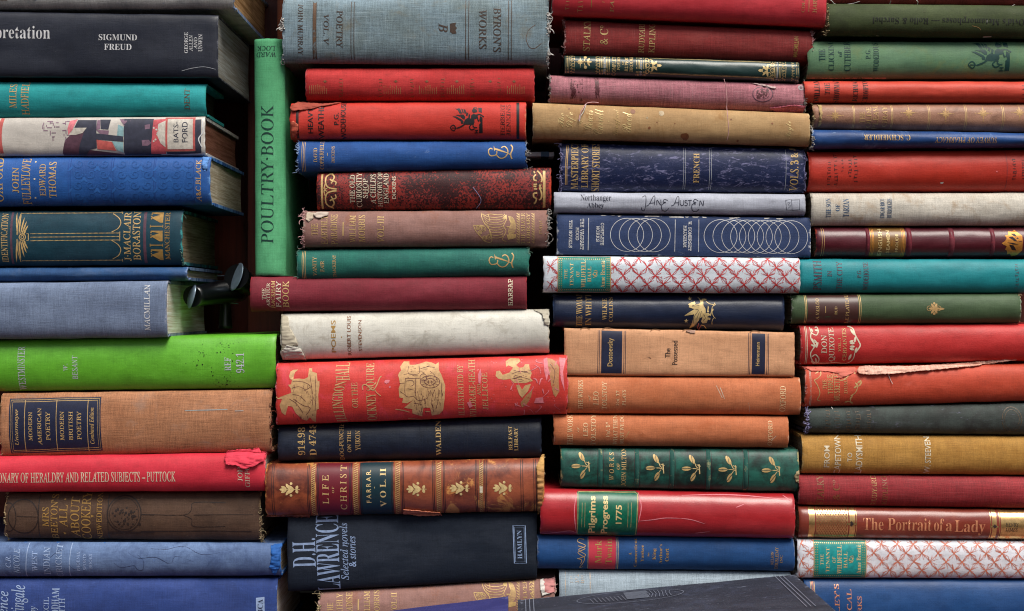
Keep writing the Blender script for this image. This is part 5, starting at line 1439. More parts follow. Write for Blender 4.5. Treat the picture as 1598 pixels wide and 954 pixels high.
PIL = cloth((170, 25, 34), (152, 20, 28), .45, weave=.02, wear=(225, 130, 135), wearamt=.25, scuff=.1, rough=.32, coat=.5)
b = Book('shiny red plastic covered book with a green and gilt dated label', GC, (843, 1238, 762, 835, 770.5, 841.5), PIL, fray=1.4, bulge=.012, n=2.1, y0=-.003)
b.reg('c760')
INK['tealg'] = ink((12, 102, 76), 0.0, 0, .35)
b.P([(500, 28), (940, 32), (962, 46), (948, 364), (930, 380), (505, 374), (488, 358), (492, 42)], 'tealg', 'title_label')
b.L([(504, 34), (938, 38), (954, 50), (940, 362), (926, 373), (508, 367), (495, 354), (499, 46)], .8, 'gold', 'title_label', True, layer=2)
b.T('Pilgrims', 580, 62, 645, 348, f='S', c='bright', layer=3).T('Progress', 675, 62, 740, 352, f='S', c='bright', layer=3).T('1775', 786, 128, 832, 272, f='S', c='bright', layer=3)
for x in (530, 552, 880, 905): b.L([(x, 110), (x - 4, 300)], .5, 'goldw', 'title_label', layer=2)
for P in ([(962, 40), (980, 140), (958, 260)], [(490, 40), (470, 160), (480, 300), (500, 370)], [(960, 250), (1060, 240), (1160, 226), (1279, 228)], [(215, 360), (330, 345), (440, 330), (490, 352)]):
    b.L(P, 1.4, 'pinkp', 'film_crease', sm=5, taper=True)
b.reg('c680')
for P in ([(0, 440), (60, 448), (130, 470)], [(10, 322), (200, 318), (380, 325), (590, 345)], [(300, 382), (345, 365)], [(80, 525), (160, 515)], [(420, 560), (520, 555), (610, 560)], [(560, 322), (600, 350)]): b.L(P, 1.3, 'pinkp', 'film_crease', sm=4, taper=True)
b.done()

b = Book('blue book with a red panel and thin dull lettering under the shiny red book', GC, (838.5, 1240, 836, 890, 842.5, 893.5),
         cloth((14, 68, 124), (10, 52, 98), .55, weave=.09, wear=(110, 120, 140), wearamt=.28, scuff=.1), y0=.002, fray=1)
b.reg('c760').band_fill(583, 790, cloth((196, 44, 66), (176, 34, 56), weave=.06, wearamt=.05), 'title_label', .01, .99)
b.T('Mark', 632, 412, 682, 585, f='r', c='dull', layer=3).T('Twain', 712, 398, 762, 590, f='r', c='dull', layer=3)
b.rule(578, .7, 'gold').rule(808, .9, 'gold').rule(796, .5, 'gold')
for t, a0, v0, a1, v1 in (('A', 888, 500, 910, 520), ('Connecticut', 930, 398, 954, 614), ('Yankee', 982, 445, 1004, 572), ('in', 1032, 500, 1046, 530), ('King', 1072, 470, 1104, 555), ("Arthur's", 1122, 440, 1146, 588), ('Court', 1168, 470, 1196, 568)): b.T(t, a0, v0, a1, v1, f='n', c='dull')
for P in ([(550, 405), (510, 400), (500, 420), (560, 450), (505, 480), (560, 520), (510, 545)], [(500, 450), (555, 470), (500, 500), (550, 540), (540, 580), (515, 620), (540, 615)], [(495, 545), (530, 560), (520, 590)]): b.L(P, .9, 'goldw', sm=6)
b.reg('c680').T('NELSON', 495, 628, 510, 700, c='dull').T('DOUBLEDAY', 518, 606, 536, 724, c='dull').T('INC', 544, 646, 558, 690, c='dull').done()

b = Book('pale grey blue cloth book half hidden behind the dark front cover', GC, (873, 1236, 891.5, 960, 895, 962),
         cloth((152, 168, 180), (136, 150, 162), .5, weave=.26, wear=(190, 200, 205), wearamt=.2, scuff=.05, slub=.25), y0=.004, fray=1)
b.reg('c760').smudge(440, 680, 465, 740, 'palef', n=3).smudge(480, 676, 510, 740, 'palef', n=3).smudge(525, 680, 550, 745, 'palef', n=4)
for x in (405, 595): b.rule(x, 1.4, 'palef')
b.done()
# ================================================================ fourth stack
XR = 1640
b = Book('red cloth book at the very top of the right hand stack trailing loose white threads', GD, (1290, XR, -50, 5, -46, 9),
         cloth((164, 66, 66), (146, 50, 50), .6, weave=.2, wear=(200, 150, 145), wearamt=.3, scuff=.2), fray=3)
for P in ([(630, 12), (625, 50), (615, 95)], [(785, 10), (802, 25), (790, 55), (752, 92)], [(1405, 30), (1340, 65), (1280, 102)], [(250, 5), (300, 28), (350, 30), (440, 14)]):
    b.reg('D1').thread(P, .0003, TH['white'], .004)
b.done()
INK['blackink'] = ink((16, 20, 12), .25)
b = Book('dark olive green book with its black lettering upside down', GD, (1287.5, XR, 6, 57.5, 9.5, 62),
         cloth((62, 74, 36), (44, 54, 28), .65, weave=.08, wear=(150, 140, 110), wearamt=.28, scuff=.15, stain=(46, 52, 30), stainamt=.3), y0=-.005, fray=3)
b.reg('D1').T("Ovid's Metamorphoses — Rollo & Sarchel", 505, 118, 1440, 168, 'F', 'b', 'blackink')
b.L([(1120, 175), (1160, 185), (1175, 200)], .7, 'goldf', 'scratch', sm=3).L([(540, 228), (680, 238)], 1.2, 'chip', 'rubbed_edge').L([(1200, 236), (1250, 234)], 1.2, 'chip', 'rubbed_edge')
b.threads(-1, 70, 5, TH['straw'], r=.0003).done()

b = Book('sage green book with dark green lettering and a griffin emblem', GD, (1260.5, XR, 62.5, 122.5, 63, 122.5),
         cloth((94, 134, 94), (80, 116, 92), .75, weave=.06, wear=(150, 150, 120), wearamt=.25, scuff=.12, stain=(112, 130, 84), stainamt=.35, rough=.6), y0=.002, fray=1.5)
b.reg('d50').T('THE', 186, 138, 236, 230, f='b', c='dkgreen').T('CLICKING', 262, 60, 306, 305, f='b', c='dkgreen').T('of', 336, 155, 368, 198, f='b', c='dkgreen').T('CUTHBERT', 385, 42, 436, 308, f='b', c='dkgreen').T('P.G.', 552, 138, 590, 216, f='b', c='dkgreen').T('WODEHOUSE', 612, 55, 656, 312, f='b', c='dkgreen')
b.reg('grif'); griffin(b, (210, 145, 1210, 830), 'dkgreen')
b.reg('px').L([(1262, 120.8), (1330, 121), (1385, 121)], 1.1, 'palef', 'rubbed_edge').done()

b = Book('thin vermilion book with black lettering directly under the sage green book', GD, (1255, XR, 125.5, 160.5, 126, 161),
         cloth((206, 66, 44), (188, 54, 34), .5, weave=.06, wear=(215, 110, 90), wearamt=.15, scuff=.12, rough=.55), fray=.8)
b.reg('d50').T('WILLIAM', 146, 368, 190, 548, c='black', f='b').T('THE', 228, 402, 268, 496, c='black').T('SHOWMAN', 300, 366, 344, 556, c='black', f='b').T('RICHMAL', 448, 366, 488, 546, c='black', f='b').T('CROMPTON', 526, 362, 568, 556, c='black', f='b')
b.reg('px').smudge(1592, 132, 1598, 158, 'blackf', n=4).done()

DOR = cloth((168, 122, 98), (146, 98, 74), .7, weave=.05, wear=(200, 172, 130), wearamt=.35, scuff=.12, stain=(120, 84, 68), stainamt=.25, emb=.05, rough=.5)
b = Book('tan leather book with faded gilt fleurons and paired gilt lines', GD, (1268, XR, 161.5, 201, 161.5, 207.5), DOR, fray=4)
b.reg('d50').T('THE', 500, 630, 540, 718, c='goldw').T('OLDE', 552, 590, 590, 752, c='goldw').T('PLEASU', 604, 566, 646, 764, c='goldw').T('GRAY', 676, 580, 716, 748, c='goldw')
for x in (450, 460, 748, 758): b.rule(x, .8, 'gold')
b.reg('D1')
for x in (860, 870, 1088, 1098, 1318, 1328): b.rule(x, .8, 'gold')
for x, y in ((285, 722), (740, 705), (968, 710), (1200, 708), (1425, 702)): fleuron(b, x, y, .82, 'goldf')
b.flap([(180, 650), (205, 655), (200, 780), (182, 790), (188, 720)], .0003, plain('bare_board', (190, 160, 110), .9), part='bare_patch')
b.threads(-1, 40, 5, TH['straw'], r=.00025).done()

b = Book('slim blue book with upside down gilt lettering and pale frayed corners', GD, (1265, XR, 202.5, 234, 208.5, 231.5),
         cloth((28, 74, 136), (18, 48, 98), .7, weave=.08, wear=(150, 175, 210), wearamt=.45, scuff=.25, stain=(110, 140, 185), stainamt=.12, rough=.5), y0=-.005, fray=3)
b.reg('D1').T('C. SCHMEIDLER', 452, 845, 738, 880, 'F', 'b', 'gold').T('SURVEY OF PHARMACY', 890, 862, 1270, 896, 'F', 'r', 'goldw')
b.threads(-1, 80, 6, TH['white'], r=.00022).done()

b = Book('plain red cloth book with dim blackened lettering beneath the slim blue book', GD, (1261.5, XR, 235, 299.5, 232, 299),
         cloth((192, 46, 24), (170, 34, 16), .55, weave=.05, wear=(215, 120, 95), wearamt=.15, scuff=.14, rough=.5, spots=(232, 150, 120), spotamt=.05), y0=.002, fray=1, n=2.1, bulge=.012)
b.reg('D2').smudge(228, 120, 250, 272, 'blackf', n=9, w=1).smudge(268, 70, 290, 270, 'blackf', n=9, w=1).smudge(310, 110, 322, 190, 'blackf', n=4).smudge(352, 110, 372, 220, 'blackf', n=6, w=1).smudge(386, 80, 410, 255, 'blackf', n=8, w=1)
b.reg('d200').smudge(598, 205, 622, 352, 'blackf', n=9, w=1).smudge(660, 210, 685, 350, 'blackf', n=8, w=1).rule(560, .9, 'bookred')
b.P([(112, 370), (138, 366), (132, 378), (118, 378)], 'chip', 'nick').C(490, 298, 5, 'pinkp', 'nick', n=6).done()

b = Book('off white cloth book with blue lettering and a tea coloured lower stain', GD, (1265, XR, 300.5, 353, 300, 352.5),
         cloth((204, 198, 186), (186, 176, 160), .55, weave=.16, wear=(180, 170, 150), wearamt=.3, scuff=.1, stain=(168, 142, 112), stainamt=.35), fray=1.4)
b.reg('D2').T('THE SON', 218, 344, 248, 458, f='b', c='blueink').T('OF', 275, 380, 300, 420, f='b', c='blueink').T('TARZAN', 320, 346, 356, 454, f='b', c='blueink').T('EDGAR RICE', 540, 346, 566, 462, f='b', c='blueink').T('BURROUGHS', 582, 346, 610, 460, f='b', c='blueink')
b.threads(-1, 24, 4, TH['straw']).done()

STM = cloth((88, 26, 38), (68, 18, 28), .6, weave=.03, wear=(172, 64, 40), wearamt=.45, scuff=.12, rough=.38, coat=.3)
SBM = cloth((112, 28, 44), (80, 18, 32), .6, weave=.03, wear=(150, 56, 66), wearamt=.6, coat=.2)
b = Book('maroon leather book with raised bands a brass coloured label and a gilt crown', GD, (1273, XR, 353.5, 401.5, 353.5, 402), STM, y0=.002, fray=1.6, bulge=.010)
b.reg('d330')
for x0, x1 in ((552, 582), (872, 912)): b.band(x0, x1, .0012, SBM)
b.reg('D2')
for x0, x1 in ((952, 985), (1198, 1226)): b.band(x0, x1, .0012, SBM)
b.reg('d330').band_fill(585, 862, cloth((140, 98, 40), (110, 74, 30), weave=.05, wear=(190, 150, 80), wearamt=.3, coat=.3, rough=.4), 'title_label', .0, 1.0)
for x in (590, 602, 612, 834, 846, 856): b.rule(x, .8, 'orgold', .02, .98, layer=2)
b.T('ENGLISH', 648, 138, 678, 345, f='s', c='bright', layer=3).T('SEAMEN', 712, 150, 738, 328, f='s', c='bright', layer=3).T('FROUDE', 782, 180, 804, 320, f='s', c='bright', layer=3).L([(755, 228), (754, 272)], .7, 'orgold', layer=3)
for x in (210, 226): b.rule(x, .8, 'goldw')
b.reg('d200'); G = 'orgold'
b.P([(525, 780), (545, 768), (560, 745), (548, 730), (572, 722), (575, 700), (600, 702), (620, 688), (635, 705), (665, 730), (668, 830), (640, 860), (610, 868), (590, 850), (575, 855), (565, 830), (552, 822), (560, 800), (540, 792)], G, 'crown_emblem')
for P in ([(572, 740), (600, 735), (632, 770), (610, 765)], [(575, 790), (605, 795), (630, 830), (598, 825)], [(590, 715), (615, 715), (640, 750), (628, 752)], [(560, 775), (600, 778), (640, 790), (600, 788)]): b.P(P, 'dkline', 'crown_emblem', layer=2)
b.done()

b = Book('turquoise cloth book with purplish lettering under the maroon leather book', GD, (1247.5, XR, 403.5, 458, 404, 458),
         cloth((0, 140, 148), (0, 120, 130), .5, weave=.06, wear=(60, 165, 165), wearamt=.15, scuff=.06, rough=.55), fray=.9)
b.reg('d330').T('PSMITH', 140, 385, 205, 618, f='r', c='plum').T('IN', 248, 466, 284, 512, f='r', c='plum').T('THE CITY', 322, 395, 365, 612, f='r', c='plum').T('P.G.', 480, 455, 512, 522, f='r', c='plum').T('WODEHOUSE', 530, 400, 570, 618, f='r', c='plum')
b.reg('D2').smudge(1342, 725, 1362, 885, 'plum', n=9).done()

b = Book('mossy green cloth book with a brown leather label and a small gilt flower', GD, (1234.5, 1592, 460, 506, 457.5, 505),
         cloth((70, 92, 60), (54, 74, 48), .55, weave=.08, wear=(160, 170, 150), wearamt=.35, scuff=.05, rough=.6), fray=1.6, bulge=.008)
b.reg('D3').band_fill(106, 396, cloth((74, 44, 38), (56, 30, 28), weave=.03, wear=(120, 80, 66), wearamt=.25, coat=.2, rough=.4), 'title_label', .0, 1.0)
for x in (92, 100, 401, 410): b.rule(x, .9, 'gold', .0, 1, layer=2)
b.T('A. VASLOO', 152, 96, 172, 218, c='gold', layer=2).L([(208, 140), (208, 178)], .8, layer=2).T('RUD', 260, 142, 274, 188, c='gold', layer=2).T('LE PLATEAU', 322, 72, 342, 238, c='gold', layer=2)
for an in range(0, 360, 60): b.leaf(828, 153, an, 34, 14, 'goldw')
b.ring(800, 152, 14, .8, 'goldw', n=12).ring(852, 152, 14, .8, 'goldw', n=12).C(828, 182, 8, 'goldw', n=8).leaf(850, 155, 0, 36, 14, 'goldw').C(828, 124, 7, 'goldw', n=8)
b.threads(1, 30, 4, TH['straw'], r=.0003).threads(-1, 18, 3, TH['white']).done()

def cartouche(b, c):
    """Leafy gilt frame round a title, drawn in the d500 view of the upper of the two red books."""
    b.L([(110, 50), (120, 90), (155, 110), (172, 80), (165, 50), (150, 55)], 1.6, c, sm=5).L([(120, 90), (112, 130), (140, 180), (160, 200)], 1.8, c, sm=5).L([(160, 170), (130, 210), (112, 250), (130, 300), (165, 320), (178, 290), (150, 255), (125, 270)], 1.7, c, sm=5)
    for x, y, an, ln in ((115, 130, 60, 50), (135, 140, 55, 50), (150, 205, -70, 48), (110, 180, 20, 46), (145, 72, 10, 34), (120, 60, 70, 30), (120, 300, 40, 44), (150, 280, 70, 40)): b.leaf(x, y, an, ln, 15, c)
    b.L([(150, 318), (240, 320), (300, 316), (390, 320), (430, 290), (440, 240)], 1.3, c, sm=5).L([(395, 45), (430, 60), (445, 110), (470, 160), (478, 190), (445, 240)], 2.0, c, sm=5)
    for x, y, an, ln in ((410, 60, 60, 60), (430, 150, 160, 34), (440, 170, 180, 40), (440, 195, 180, 40), (435, 220, 200, 38), (445, 120, 100, 46), (455, 200, 110, 42), (415, 250, 110, 50)): b.leaf(x, y, an, ln, 18, c)
b = Book('red cloth book with a leafy gilt cartouche round its title', GD, (1248.5, XR, 507.5, 570.5, 505, 563),
         cloth((188, 35, 34), (166, 25, 26), .5, weave=.05, wear=(215, 110, 110), wearamt=.25, scuff=.06, emb=.03, rough=.5), fray=1.5)
b.reg('d500').T('DON', 190, 108, 232, 246, c='pale').T('QUIXOTE', 248, 55, 296, 306, c='pale').T('VOL. I', 316, 130, 336, 232, c='gold').T('CERVANTES', 350, 60, 378, 300, c='gold')
for x in (76, 86): b.rule(x, .8, 'pale')
cartouche(b, 'pale'); b.threads(-1, 20, 3, TH['pink']).done()

MUS = cloth((196, 70, 40), (178, 54, 26), .6, weave=.08, wear=(222, 150, 135), wearamt=.3, scuff=.1, stain=(212, 100, 82), stainamt=.15, rough=.6)
b = Book('orange red book whose torn upper joint curls out in a long pale strip', GD, (1255.5, XR, 571.5, 636, 567, 626), MUS, fray=3)
b.reg('d500').T('THE', 200, 440, 228, 512, c='gold').T('THREE', 238, 402, 276, 548, c='gold').T('MUSKETEERS', 284, 355, 328, 602, c='goldw').T('DUMAS', 358, 402, 384, 545, c='goldf')
for P in ([(150, 395), (175, 380), (185, 360), (190, 400), (165, 430), (140, 445), (160, 480), (180, 540), (165, 590), (190, 600)], [(410, 560), (440, 540), (455, 510), (460, 480)], [(380, 605), (410, 600), (410, 570)], [(330, 445), (360, 440), (395, 410)]): b.L(P, 1.3, 'goldw', sm=5)
for x, y, an, ln in ((430, 370, 120, 34), (430, 370, 60, 34), (430, 375, 200, 30), (455, 470, -40, 44), (460, 480, 140, 40), (470, 490, -60, 46), (440, 460, 50, 44), (400, 600, 30, 40), (400, 600, 160, 34), (405, 590, -60, 40)): b.leaf(x, y, an, ln, 13, 'goldw')
for x in (108, 116): b.rule(x, .7, 'palef')
b.flap([(455, 372), (470, 350), (530, 338), (590, 342), (859, 342), (1090, 330), (1330, 315), (1500, 300), (1700, 280), (1705, 288), (1540, 312), (1330, 338), (1090, 362), (859, 382), (700, 398), (540, 402), (470, 395)], .0028,
       cloth((218, 168, 148), (196, 126, 98), .8, weave=.3, wear=(226, 196, 180), wearamt=.4, slub=.3), rough=.0011, part='torn_strip')
b.flap([(60, 345), (150, 345), (330, 352), (450, 350), (452, 380), (400, 405), (350, 425), (300, 430), (330, 400), (250, 380), (120, 375)], .0006, cloth((214, 110, 92), (200, 84, 60), .6, weave=.08), rough=.0007)
b.thread([(685, 395), (700, 435), (718, 475)], .0002, TH['white']).thread([(275, 648), (300, 690), (305, 730), (330, 768)], .0004, TH['white'], .0035)
b.threads(-1, 26, 4, TH['pink']).done()

INK['mudgold'] = ink((104, 82, 58), .7)
b = Book('dark slate book with rubbed out gilt titles and a faint round stamp', GD, (1259.5, XR, 637, 676.5, 628, 680),
         cloth((62, 72, 68), (44, 46, 44), .75, weave=.1, wear=(140, 138, 165), wearamt=.45, scuff=.3, stain=(42, 40, 40), stainamt=.5), fray=5)
b.reg('d500')
for x0, x1, y0, y1 in ((222, 258, 660, 828), (288, 330, 670, 820), (378, 412, 668, 822), (445, 482, 670, 832), (528, 560, 668, 805)): b.smudge(x0, y0, x1, y1, 'mudgold', n=7)
b.reg('d640').ring(590, 62, 66, 1.0, 'mudgold', ry=84).ring(590, 62, 50, .7, 'mudgold', ry=66)
b.threads(-1, 90, 8, TH['lilac'], r=.0003).done()

b = Book('mustard yellow cloth book with pale gilt lettering', GD, (1251, XR, 678.5, 740, 681, 743),
         cloth((176, 128, 50), (156, 108, 36), .6, weave=.18, wear=(205, 170, 110), wearamt=.25, scuff=.08, stain=(150, 104, 40), stainamt=.3), fray=1.2)
b.reg('d680').T('FROM', 154, 52, 184, 170, f='s', c='pale').T('CAPETOWN', 212, -6, 246, 210, f='s', c='pale').T('TO', 280, 90, 306, 138, f='s', c='pale').T('LADYSMITH', 326, -2, 362, 206, f='s', c='pale').T('G.W. STEEVENS', 700, -12, 732, 236, f='s', c='pale').done()

b = Book('brick red cloth book with lettering faded almost to nothing', GD, (1245.5, XR, 741, 789, 744, 795),
         cloth((146, 36, 42), (124, 27, 34), .6, weave=.26, wear=(190, 120, 120), wearamt=.25, scuff=.12, slub=.25), fray=1.4)
b.reg('d680').T('STALKY', 116, 210, 154, 380, c='rust').T('& Cº', 202, 240, 240, 345, c='rust').T('RUDYARD', 412, 215, 440, 375, c='goldf').T('KIPLING', 470, 218, 498, 375, c='rust').done()

b = Book('glossy chestnut book with broad gilt bands and large gilt upright lettering', GD, (1246, XR, 790, 840.5, 796.5, 844),
         cloth((130, 50, 34), (112, 38, 26), .5, weave=.02, wear=(170, 100, 80), wearamt=.12, scuff=.12, rough=.34, coat=.4, stain=(150, 74, 48), stainamt=.2), fray=.5, n=2.2)
b.reg('d680').T('The Portrait', 365, 444, 735, 512, 'R', 'n', 'copper').T('of', 748, 447, 802, 514, 'R', 'n', 'copper').T('a', 812, 472, 846, 516, 'R', 'n', 'copper')
b.reg('d640').T('Lady', 205, 742, 410, 845, 'R', 'n', 'copper').T('HENRY', 548, 758, 636, 784, 'R', 'r', 'dkbrown').T('JAMES', 548, 792, 628, 818, 'R', 'r', 'dkbrown')
b.band_fill(516, 870, 'mgold', 'gilt_band', .01, .99) if True else None
b.rule(448, 1.2, 'mgold', .01, .99).rule(508, .9, 'mgold', .01, .99).band_fill(458, 488, 'mgold', 'gilt_band', .01, .99)
b.C(475, 782, 14, 'dkline', 'gilt_band', n=4, layer=2).leaf(445, 785, 0, 20, 14, 'mgold').leaf(500, 785, 180, 20, 14, 'mgold')
b.reg('d680').band_fill(72, 104, 'mgold', 'gilt_band', .01, .99).band_fill(292, 322, 'mgold', 'gilt_band', .01, .99).rule(283, .8, 'mgold', .01, .99).rule(329, .8, 'mgold', .01, .99)
b.C(302, 475, 15, 'dkline', 'gilt_band', n=4, layer=2).leaf(278, 475, 0, 20, 14, 'mgold', layer=3).leaf(330, 475, 180, 20, 14, 'mgold', layer=3)
for k in range(-12, 14):      # gilt net on the chestnut ground
    for sg in (1, -1):
        xa = 198 + k * 14.0; ya, yb = 384, 556
        P = [(xa, ya), (xa + sg * 118, yb)]
        # keep the net inside its panel
        x0, x1 = 116, 278
        t0 = max(0.0, min(1.0, ((x0 if sg > 0 else x1) - xa) / (sg * 118))); t1 = max(0.0, min(1.0, ((x1 if sg > 0 else x0) - xa) / (sg * 118)))
        if t1 - t0 > .02: b.L([(xa + sg * 118 * t0, ya + 172 * t0), (xa + sg * 118 * t1, ya + 172 * t1)], 1.15, 'mgold', 'gilt_net')
b.rule(113, .8, 'mgold', .01, .99).rule(280, .8, 'mgold', .01, .99).done()

b = Book('second white book with the diamond netting here faded to pale orange', GD, (1244, XR, 841.5, 903, 845, 904),
         cloth((212, 214, 222), (200, 202, 210), .5, weave=.05, wear=(200, 150, 140), wearamt=.2, scuff=.08, rough=.5, spots=(120, 120, 130), spotamt=.1), fray=1.6, n=3, bulge=.006)
bronte(b, (1268.5, 1351), 'orange', 1262, 848, TXT)
b.done()

b = Book('deep blue cloth book with a dotted gilt border at the foot of the right stack', GD, (1255, XR, 904.5, 1000, 905.5, 1000),
         cloth((8, 66, 122), (4, 48, 98), .55, weave=.06, wear=(90, 130, 150), wearamt=.25, scuff=.05, rough=.5), fray=1.2)
b.reg('d680').T("SHELLEY'S", 212, 805, 238, 1120, c='copper').T('POETICAL', 278, 832, 304, 1110, c='copper').T('WORKS', 335, 868, 358, 1040, c='copper')
for x in (86, 106): b.rule(x, .8, 'gold')
b.rule(96, 2.4, 'copper').dots(96, 788, 98, 960, 32, 3, 'navy').done()

# ================================================================ books lying flat in front of the stacks
def lying_book(label, far_l, far_r, fwd, length, thick, mat, y0, paint=None, group='books lying flat at the front'):
    """far_l, far_r: photograph points of the far top edge at depth y0; the cover runs towards us along fwd."""
    k = (D + y0) / D
    P = [Vector(((x - CX) * S * k, y0, (CY - y) * S * k + Z0)) for x, y in (far_l, far_r)]
    ex = P[1] - P[0]; w = ex.length; ex.normalize()
    fw = Vector(fwd); fw = (fw - ex * fw.dot(ex)).normalized()
    up = ex.cross(-fw).normalized()
    if up.z < 0: up = -up
    e = bpy.data.objects.new('book', None); COL.objects.link(e)
    org = P[0] + ex * w / 2 + fw * length / 2 - up * thick
    e.location = org; tag(e, label, 'book', group)
    f = lambda x, y, z: P[0] + ex * x + fw * y + up * z - org
    def slab(name, x0, x1, y0_, y1_, z0, z1, m, nx=20, ny=14, bev=.0012):
        bm = bmesh.new(); bmesh.ops.create_cube(bm, size=1)
        for v in bm.verts: v.co = Vector((x0 + (v.co.x + .5) * (x1 - x0), y0_ + (v.co.y + .5) * (y1_ - y0_), z0 + (v.co.z + .5) * (z1 - z0)))
        for i in range(1, nx): bmesh.ops.bisect_plane(bm, geom=bm.verts[:] + bm.edges[:] + bm.faces[:], plane_co=(x0 + (x1 - x0) * i / nx, 0, 0), plane_no=(1, 0, 0))
        for i in range(1, ny): bmesh.ops.bisect_plane(bm, geom=bm.verts[:] + bm.edges[:] + bm.faces[:], plane_co=(0, y0_ + (y1_ - y0_) * i / ny, 0), plane_no=(0, 1, 0))
        uvl = bm.loops.layers.uv.new('UVMap'); el = bm.verts.layers.float.new('edge')
        for v in bm.verts:
            d = min(v.co.x - x0, x1 - v.co.x, v.co.y - y0_, y1_ - v.co.y)
            v[el] = math.exp(-max(0, d) / .002) * .8
        for fc in bm.faces:
            for l in fc.loops: l[uvl].uv = (l.vert.co.x, l.vert.co.y + l.vert.co.z)
        for v in bm.verts:
            c = v.co.copy()
            c.z += .0003 * noise.noise(Vector((c.x * 30, c.y * 30, thick * 100)))
            v.co = f(c.x, c.y, c.z)
        bmesh.ops.recalc_face_normals(bm, faces=bm.faces[:])
        me = bpy.data.meshes.new(name); bm.to_mesh(me); bm.free()
        return link(name, me, m, e, org)
    slab('front_cover', 0, w, 0, length, -.003, 0, mat)
    slab('back_cover', 0, w, 0, length, -thick, -thick + .003, mat)
    slab('spine', -.0025, .0, .0, length, -thick, 0.0005, mat, 3, 14)
    slab('page_block', .001, w - .003, .003, length - .003, -thick + .0032, -.0032, PAGES['cream'], 2, 2)
    if paint: paint(lambda name, c, V, F, lay: _paint(name, c, V, F, lay, f, e, org), w)
    return e
def _paint(name, c, V, F, lay, f, e, org):
    me = bpy.data.meshes.new(name)
    me.from_pydata([f(x, y, .00045 + .0001 * lay) for x, y in V], [], F)
    link(name, me, INK[c], e, org)
INK['coverline'] = ink((128, 134, 152), .25); INK['coverpic'] = ink((92, 98, 112), .35)
def navy_cover(put, w):
    for k in (.0035, .0065, .0095):
        put('border_lines', 'coverline', *strip([(k, .001), (k, .12)], .0006), 1)
        put('border_lines', 'coverline', *strip([(w - k - .006, .0005), (w - k - .006, .12)], .0006), 1)
    cx, cy = .082, .028
    put('cover_picture', 'coverline', *strip([(cx + .040 * math.cos(t * math.pi / 30), cy + .021 * math.sin(t * math.pi / 30)) for t in range(60)], .0005, True), 2)
    put('cover_picture', 'coverpic', *tess([(cx - .004, cy - .017), (cx + .013, cy - .0175), (cx + .014, cy + .01), (cx - .003, cy + .01)]), 1)
    for k in range(7): put('cover_picture', 'coverline', *strip([(cx + .013 + k * .003, cy - .016 + k * .001), (cx + .015 + k * .0024, cy - .002), (cx + .012 + k * .003, cy + .01)], .0004), 2)
    for k in range(9): put('cover_picture', 'coverpic', *strip([(cx - .03 + k * .003, cy - .004 - .001 * (k % 3)), (cx - .028 + k * .003, cy + .012)], .0009), 2)
lying_book('dark slate navy book lying flat in front with triple corner lines and an oval picture', (813, 936.5), (1240, 897), (-.045, -1.0, .0118), .15, .03,
           cloth((42, 46, 60), (33, 36, 48), .7, weave=.16, wear=(110, 116, 134), wearamt=.4, scuff=.55, spots=(140, 146, 160), spotamt=.16, stain=(58, 64, 84), stainamt=.4), -.016, navy_cover)
lying_book('violet blue book lying flat in front under the gilt ship volume', (430, 975), (793, 931), (-.02, -1.0, .0118), .13, .03,
           cloth((46, 48, 112), (38, 40, 98), .6, weave=.08, wear=(110, 110, 160), wearamt=.3, scuff=.1), -.016)

# ================================================================ small things in the gaps
def obj_mesh(name, bm, mat, parent=None):
    me = bpy.data.meshes.new(name); bm.to_mesh(me); bm.free(); me.materials.append(mat)
    o = bpy.data.objects.new(name, me); COL.objects.link(o); o.parent = parent
    return o
def PD(px, py, y):       # the point seen at a photograph pixel at depth y
    k = (D + y) / D
    return Vector(((px - CX) * S * k, y, (CY - py) * S * k + Z0))
slipm = plain('slip_paper', (196, 196, 204), .8, vari=.3)
sl = box('paper_slip', W(815, 0).x, W(866, 0).x, .020, .045, W(0, 240).z, W(0, 233).z, slipm, .0004)
tag(sl, 'small pale paper slip sticking out beside the royal blue book', 'paper slip')
sl2 = box('printed_band', W(845, 0).x, W(858, 0).x, .0195, .0455, W(0, 240.4).z, W(0, 232.6).z, INK['blueink'], .0003, None)
sl2.parent = sl

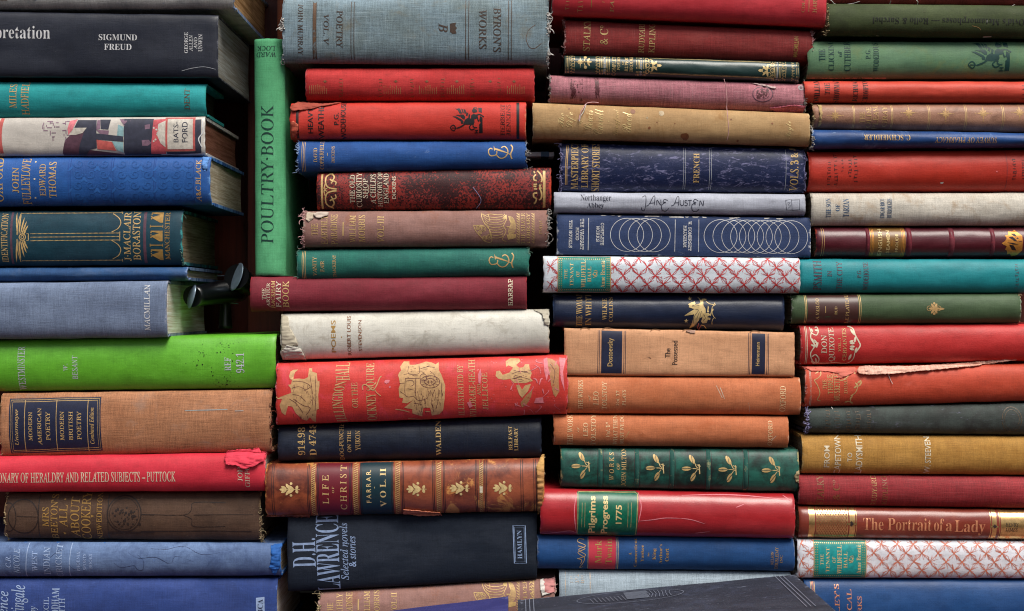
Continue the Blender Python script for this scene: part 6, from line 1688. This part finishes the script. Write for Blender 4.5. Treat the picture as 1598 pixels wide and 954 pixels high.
glossy = plain('black_enamel', (10, 13, 18), .34, vari=.3, coat=.25, bump=.05)
steel = plain('pale_metal', (128, 146, 164), .34, metal=.35, vari=.5, sc=120, bump=.15)
grip = bpy.data.objects.new('bookend_clamp', None); COL.objects.link(grip)
grip.location = PD(330, 508, .06)
tag(grip, 'glossy black metal clamp with two pale rounded ends in the dark gap', 'clamp')
def barrel(name, a, bb, r0, r1, mat, squash=1.0, n=20, rings=10):
    bm = bmesh.new(); d = (bb - a); L = d.length; d.normalize()
    u = d.cross(Vector((0, 1, .1))).normalized(); w_ = d.cross(u); prev = None
    for i in range(rings + 1):
        t = i / rings; r = r0 + (r1 - r0) * t
        cur = [bm.verts.new(a + d * L * t + (u * math.cos(2 * math.pi * j / n) * r + w_ * math.sin(2 * math.pi * j / n) * r * squash) - grip.location) for j in range(n)]
        if prev:
            for j in range(n): bm.faces.new((prev[j], prev[(j + 1) % n], cur[(j + 1) % n], cur[j])).smooth = True
        else: bm.faces.new(list(reversed(cur)))
        prev = cur
    bm.faces.new(prev)
    return obj_mesh(name, bm, mat, grip)
def rounded_end(name, c, ax, rx, ry, mat, depth=.004):
    """A domed oval end facing along ax."""
    bm = bmesh.new(); ax = ax.normalized(); u = ax.cross(Vector((0, 0, 1))).normalized(); v = ax.cross(u).normalized()
    n = 24; prev = None
    for i in range(7):
        t = i / 6; r = math.cos(t * math.pi / 2 * .98)
        cur = [bm.verts.new(c + ax * depth * math.sin(t * math.pi / 2) + (u * rx * math.cos(2 * math.pi * j / n) + v * ry * math.sin(2 * math.pi * j / n)) * r - grip.location) for j in range(n)]
        if prev:
            for j in range(n): bm.faces.new((prev[j], prev[(j + 1) % n], cur[(j + 1) % n], cur[j])).smooth = True
        prev = cur
    bm.faces.new(prev)
    return obj_mesh(name, bm, mat, grip)
a0 = PD(300, 463, .035); a1 = PD(372, 452, .105)
barrel('arm', a0, a1, .0085, .0105, glossy)
rounded_end('rounded_end', a0, Vector((-.85, -.5, .25)), .0062, .0100, steel, .003)
c0 = PD(369, 432, .075)
barrel('arm', c0, PD(388, 446, .10), .0110, .009, glossy)
rounded_end('rounded_end', c0, Vector((-.62, -.70, .35)), .0072, .0125, steel, .0015)
barrel('crossbar', PD(338, 431, .1), PD(362, 430, .1), .0004, .0004, steel, n=6)
barrel('crossbar', PD(330, 470, .1), PD(372, 474, .1), .0006, .0005, steel, n=6)
barrel('foot', PD(352, 462, .1), PD(352, 513, .1), .004, .006, glossy, n=12)
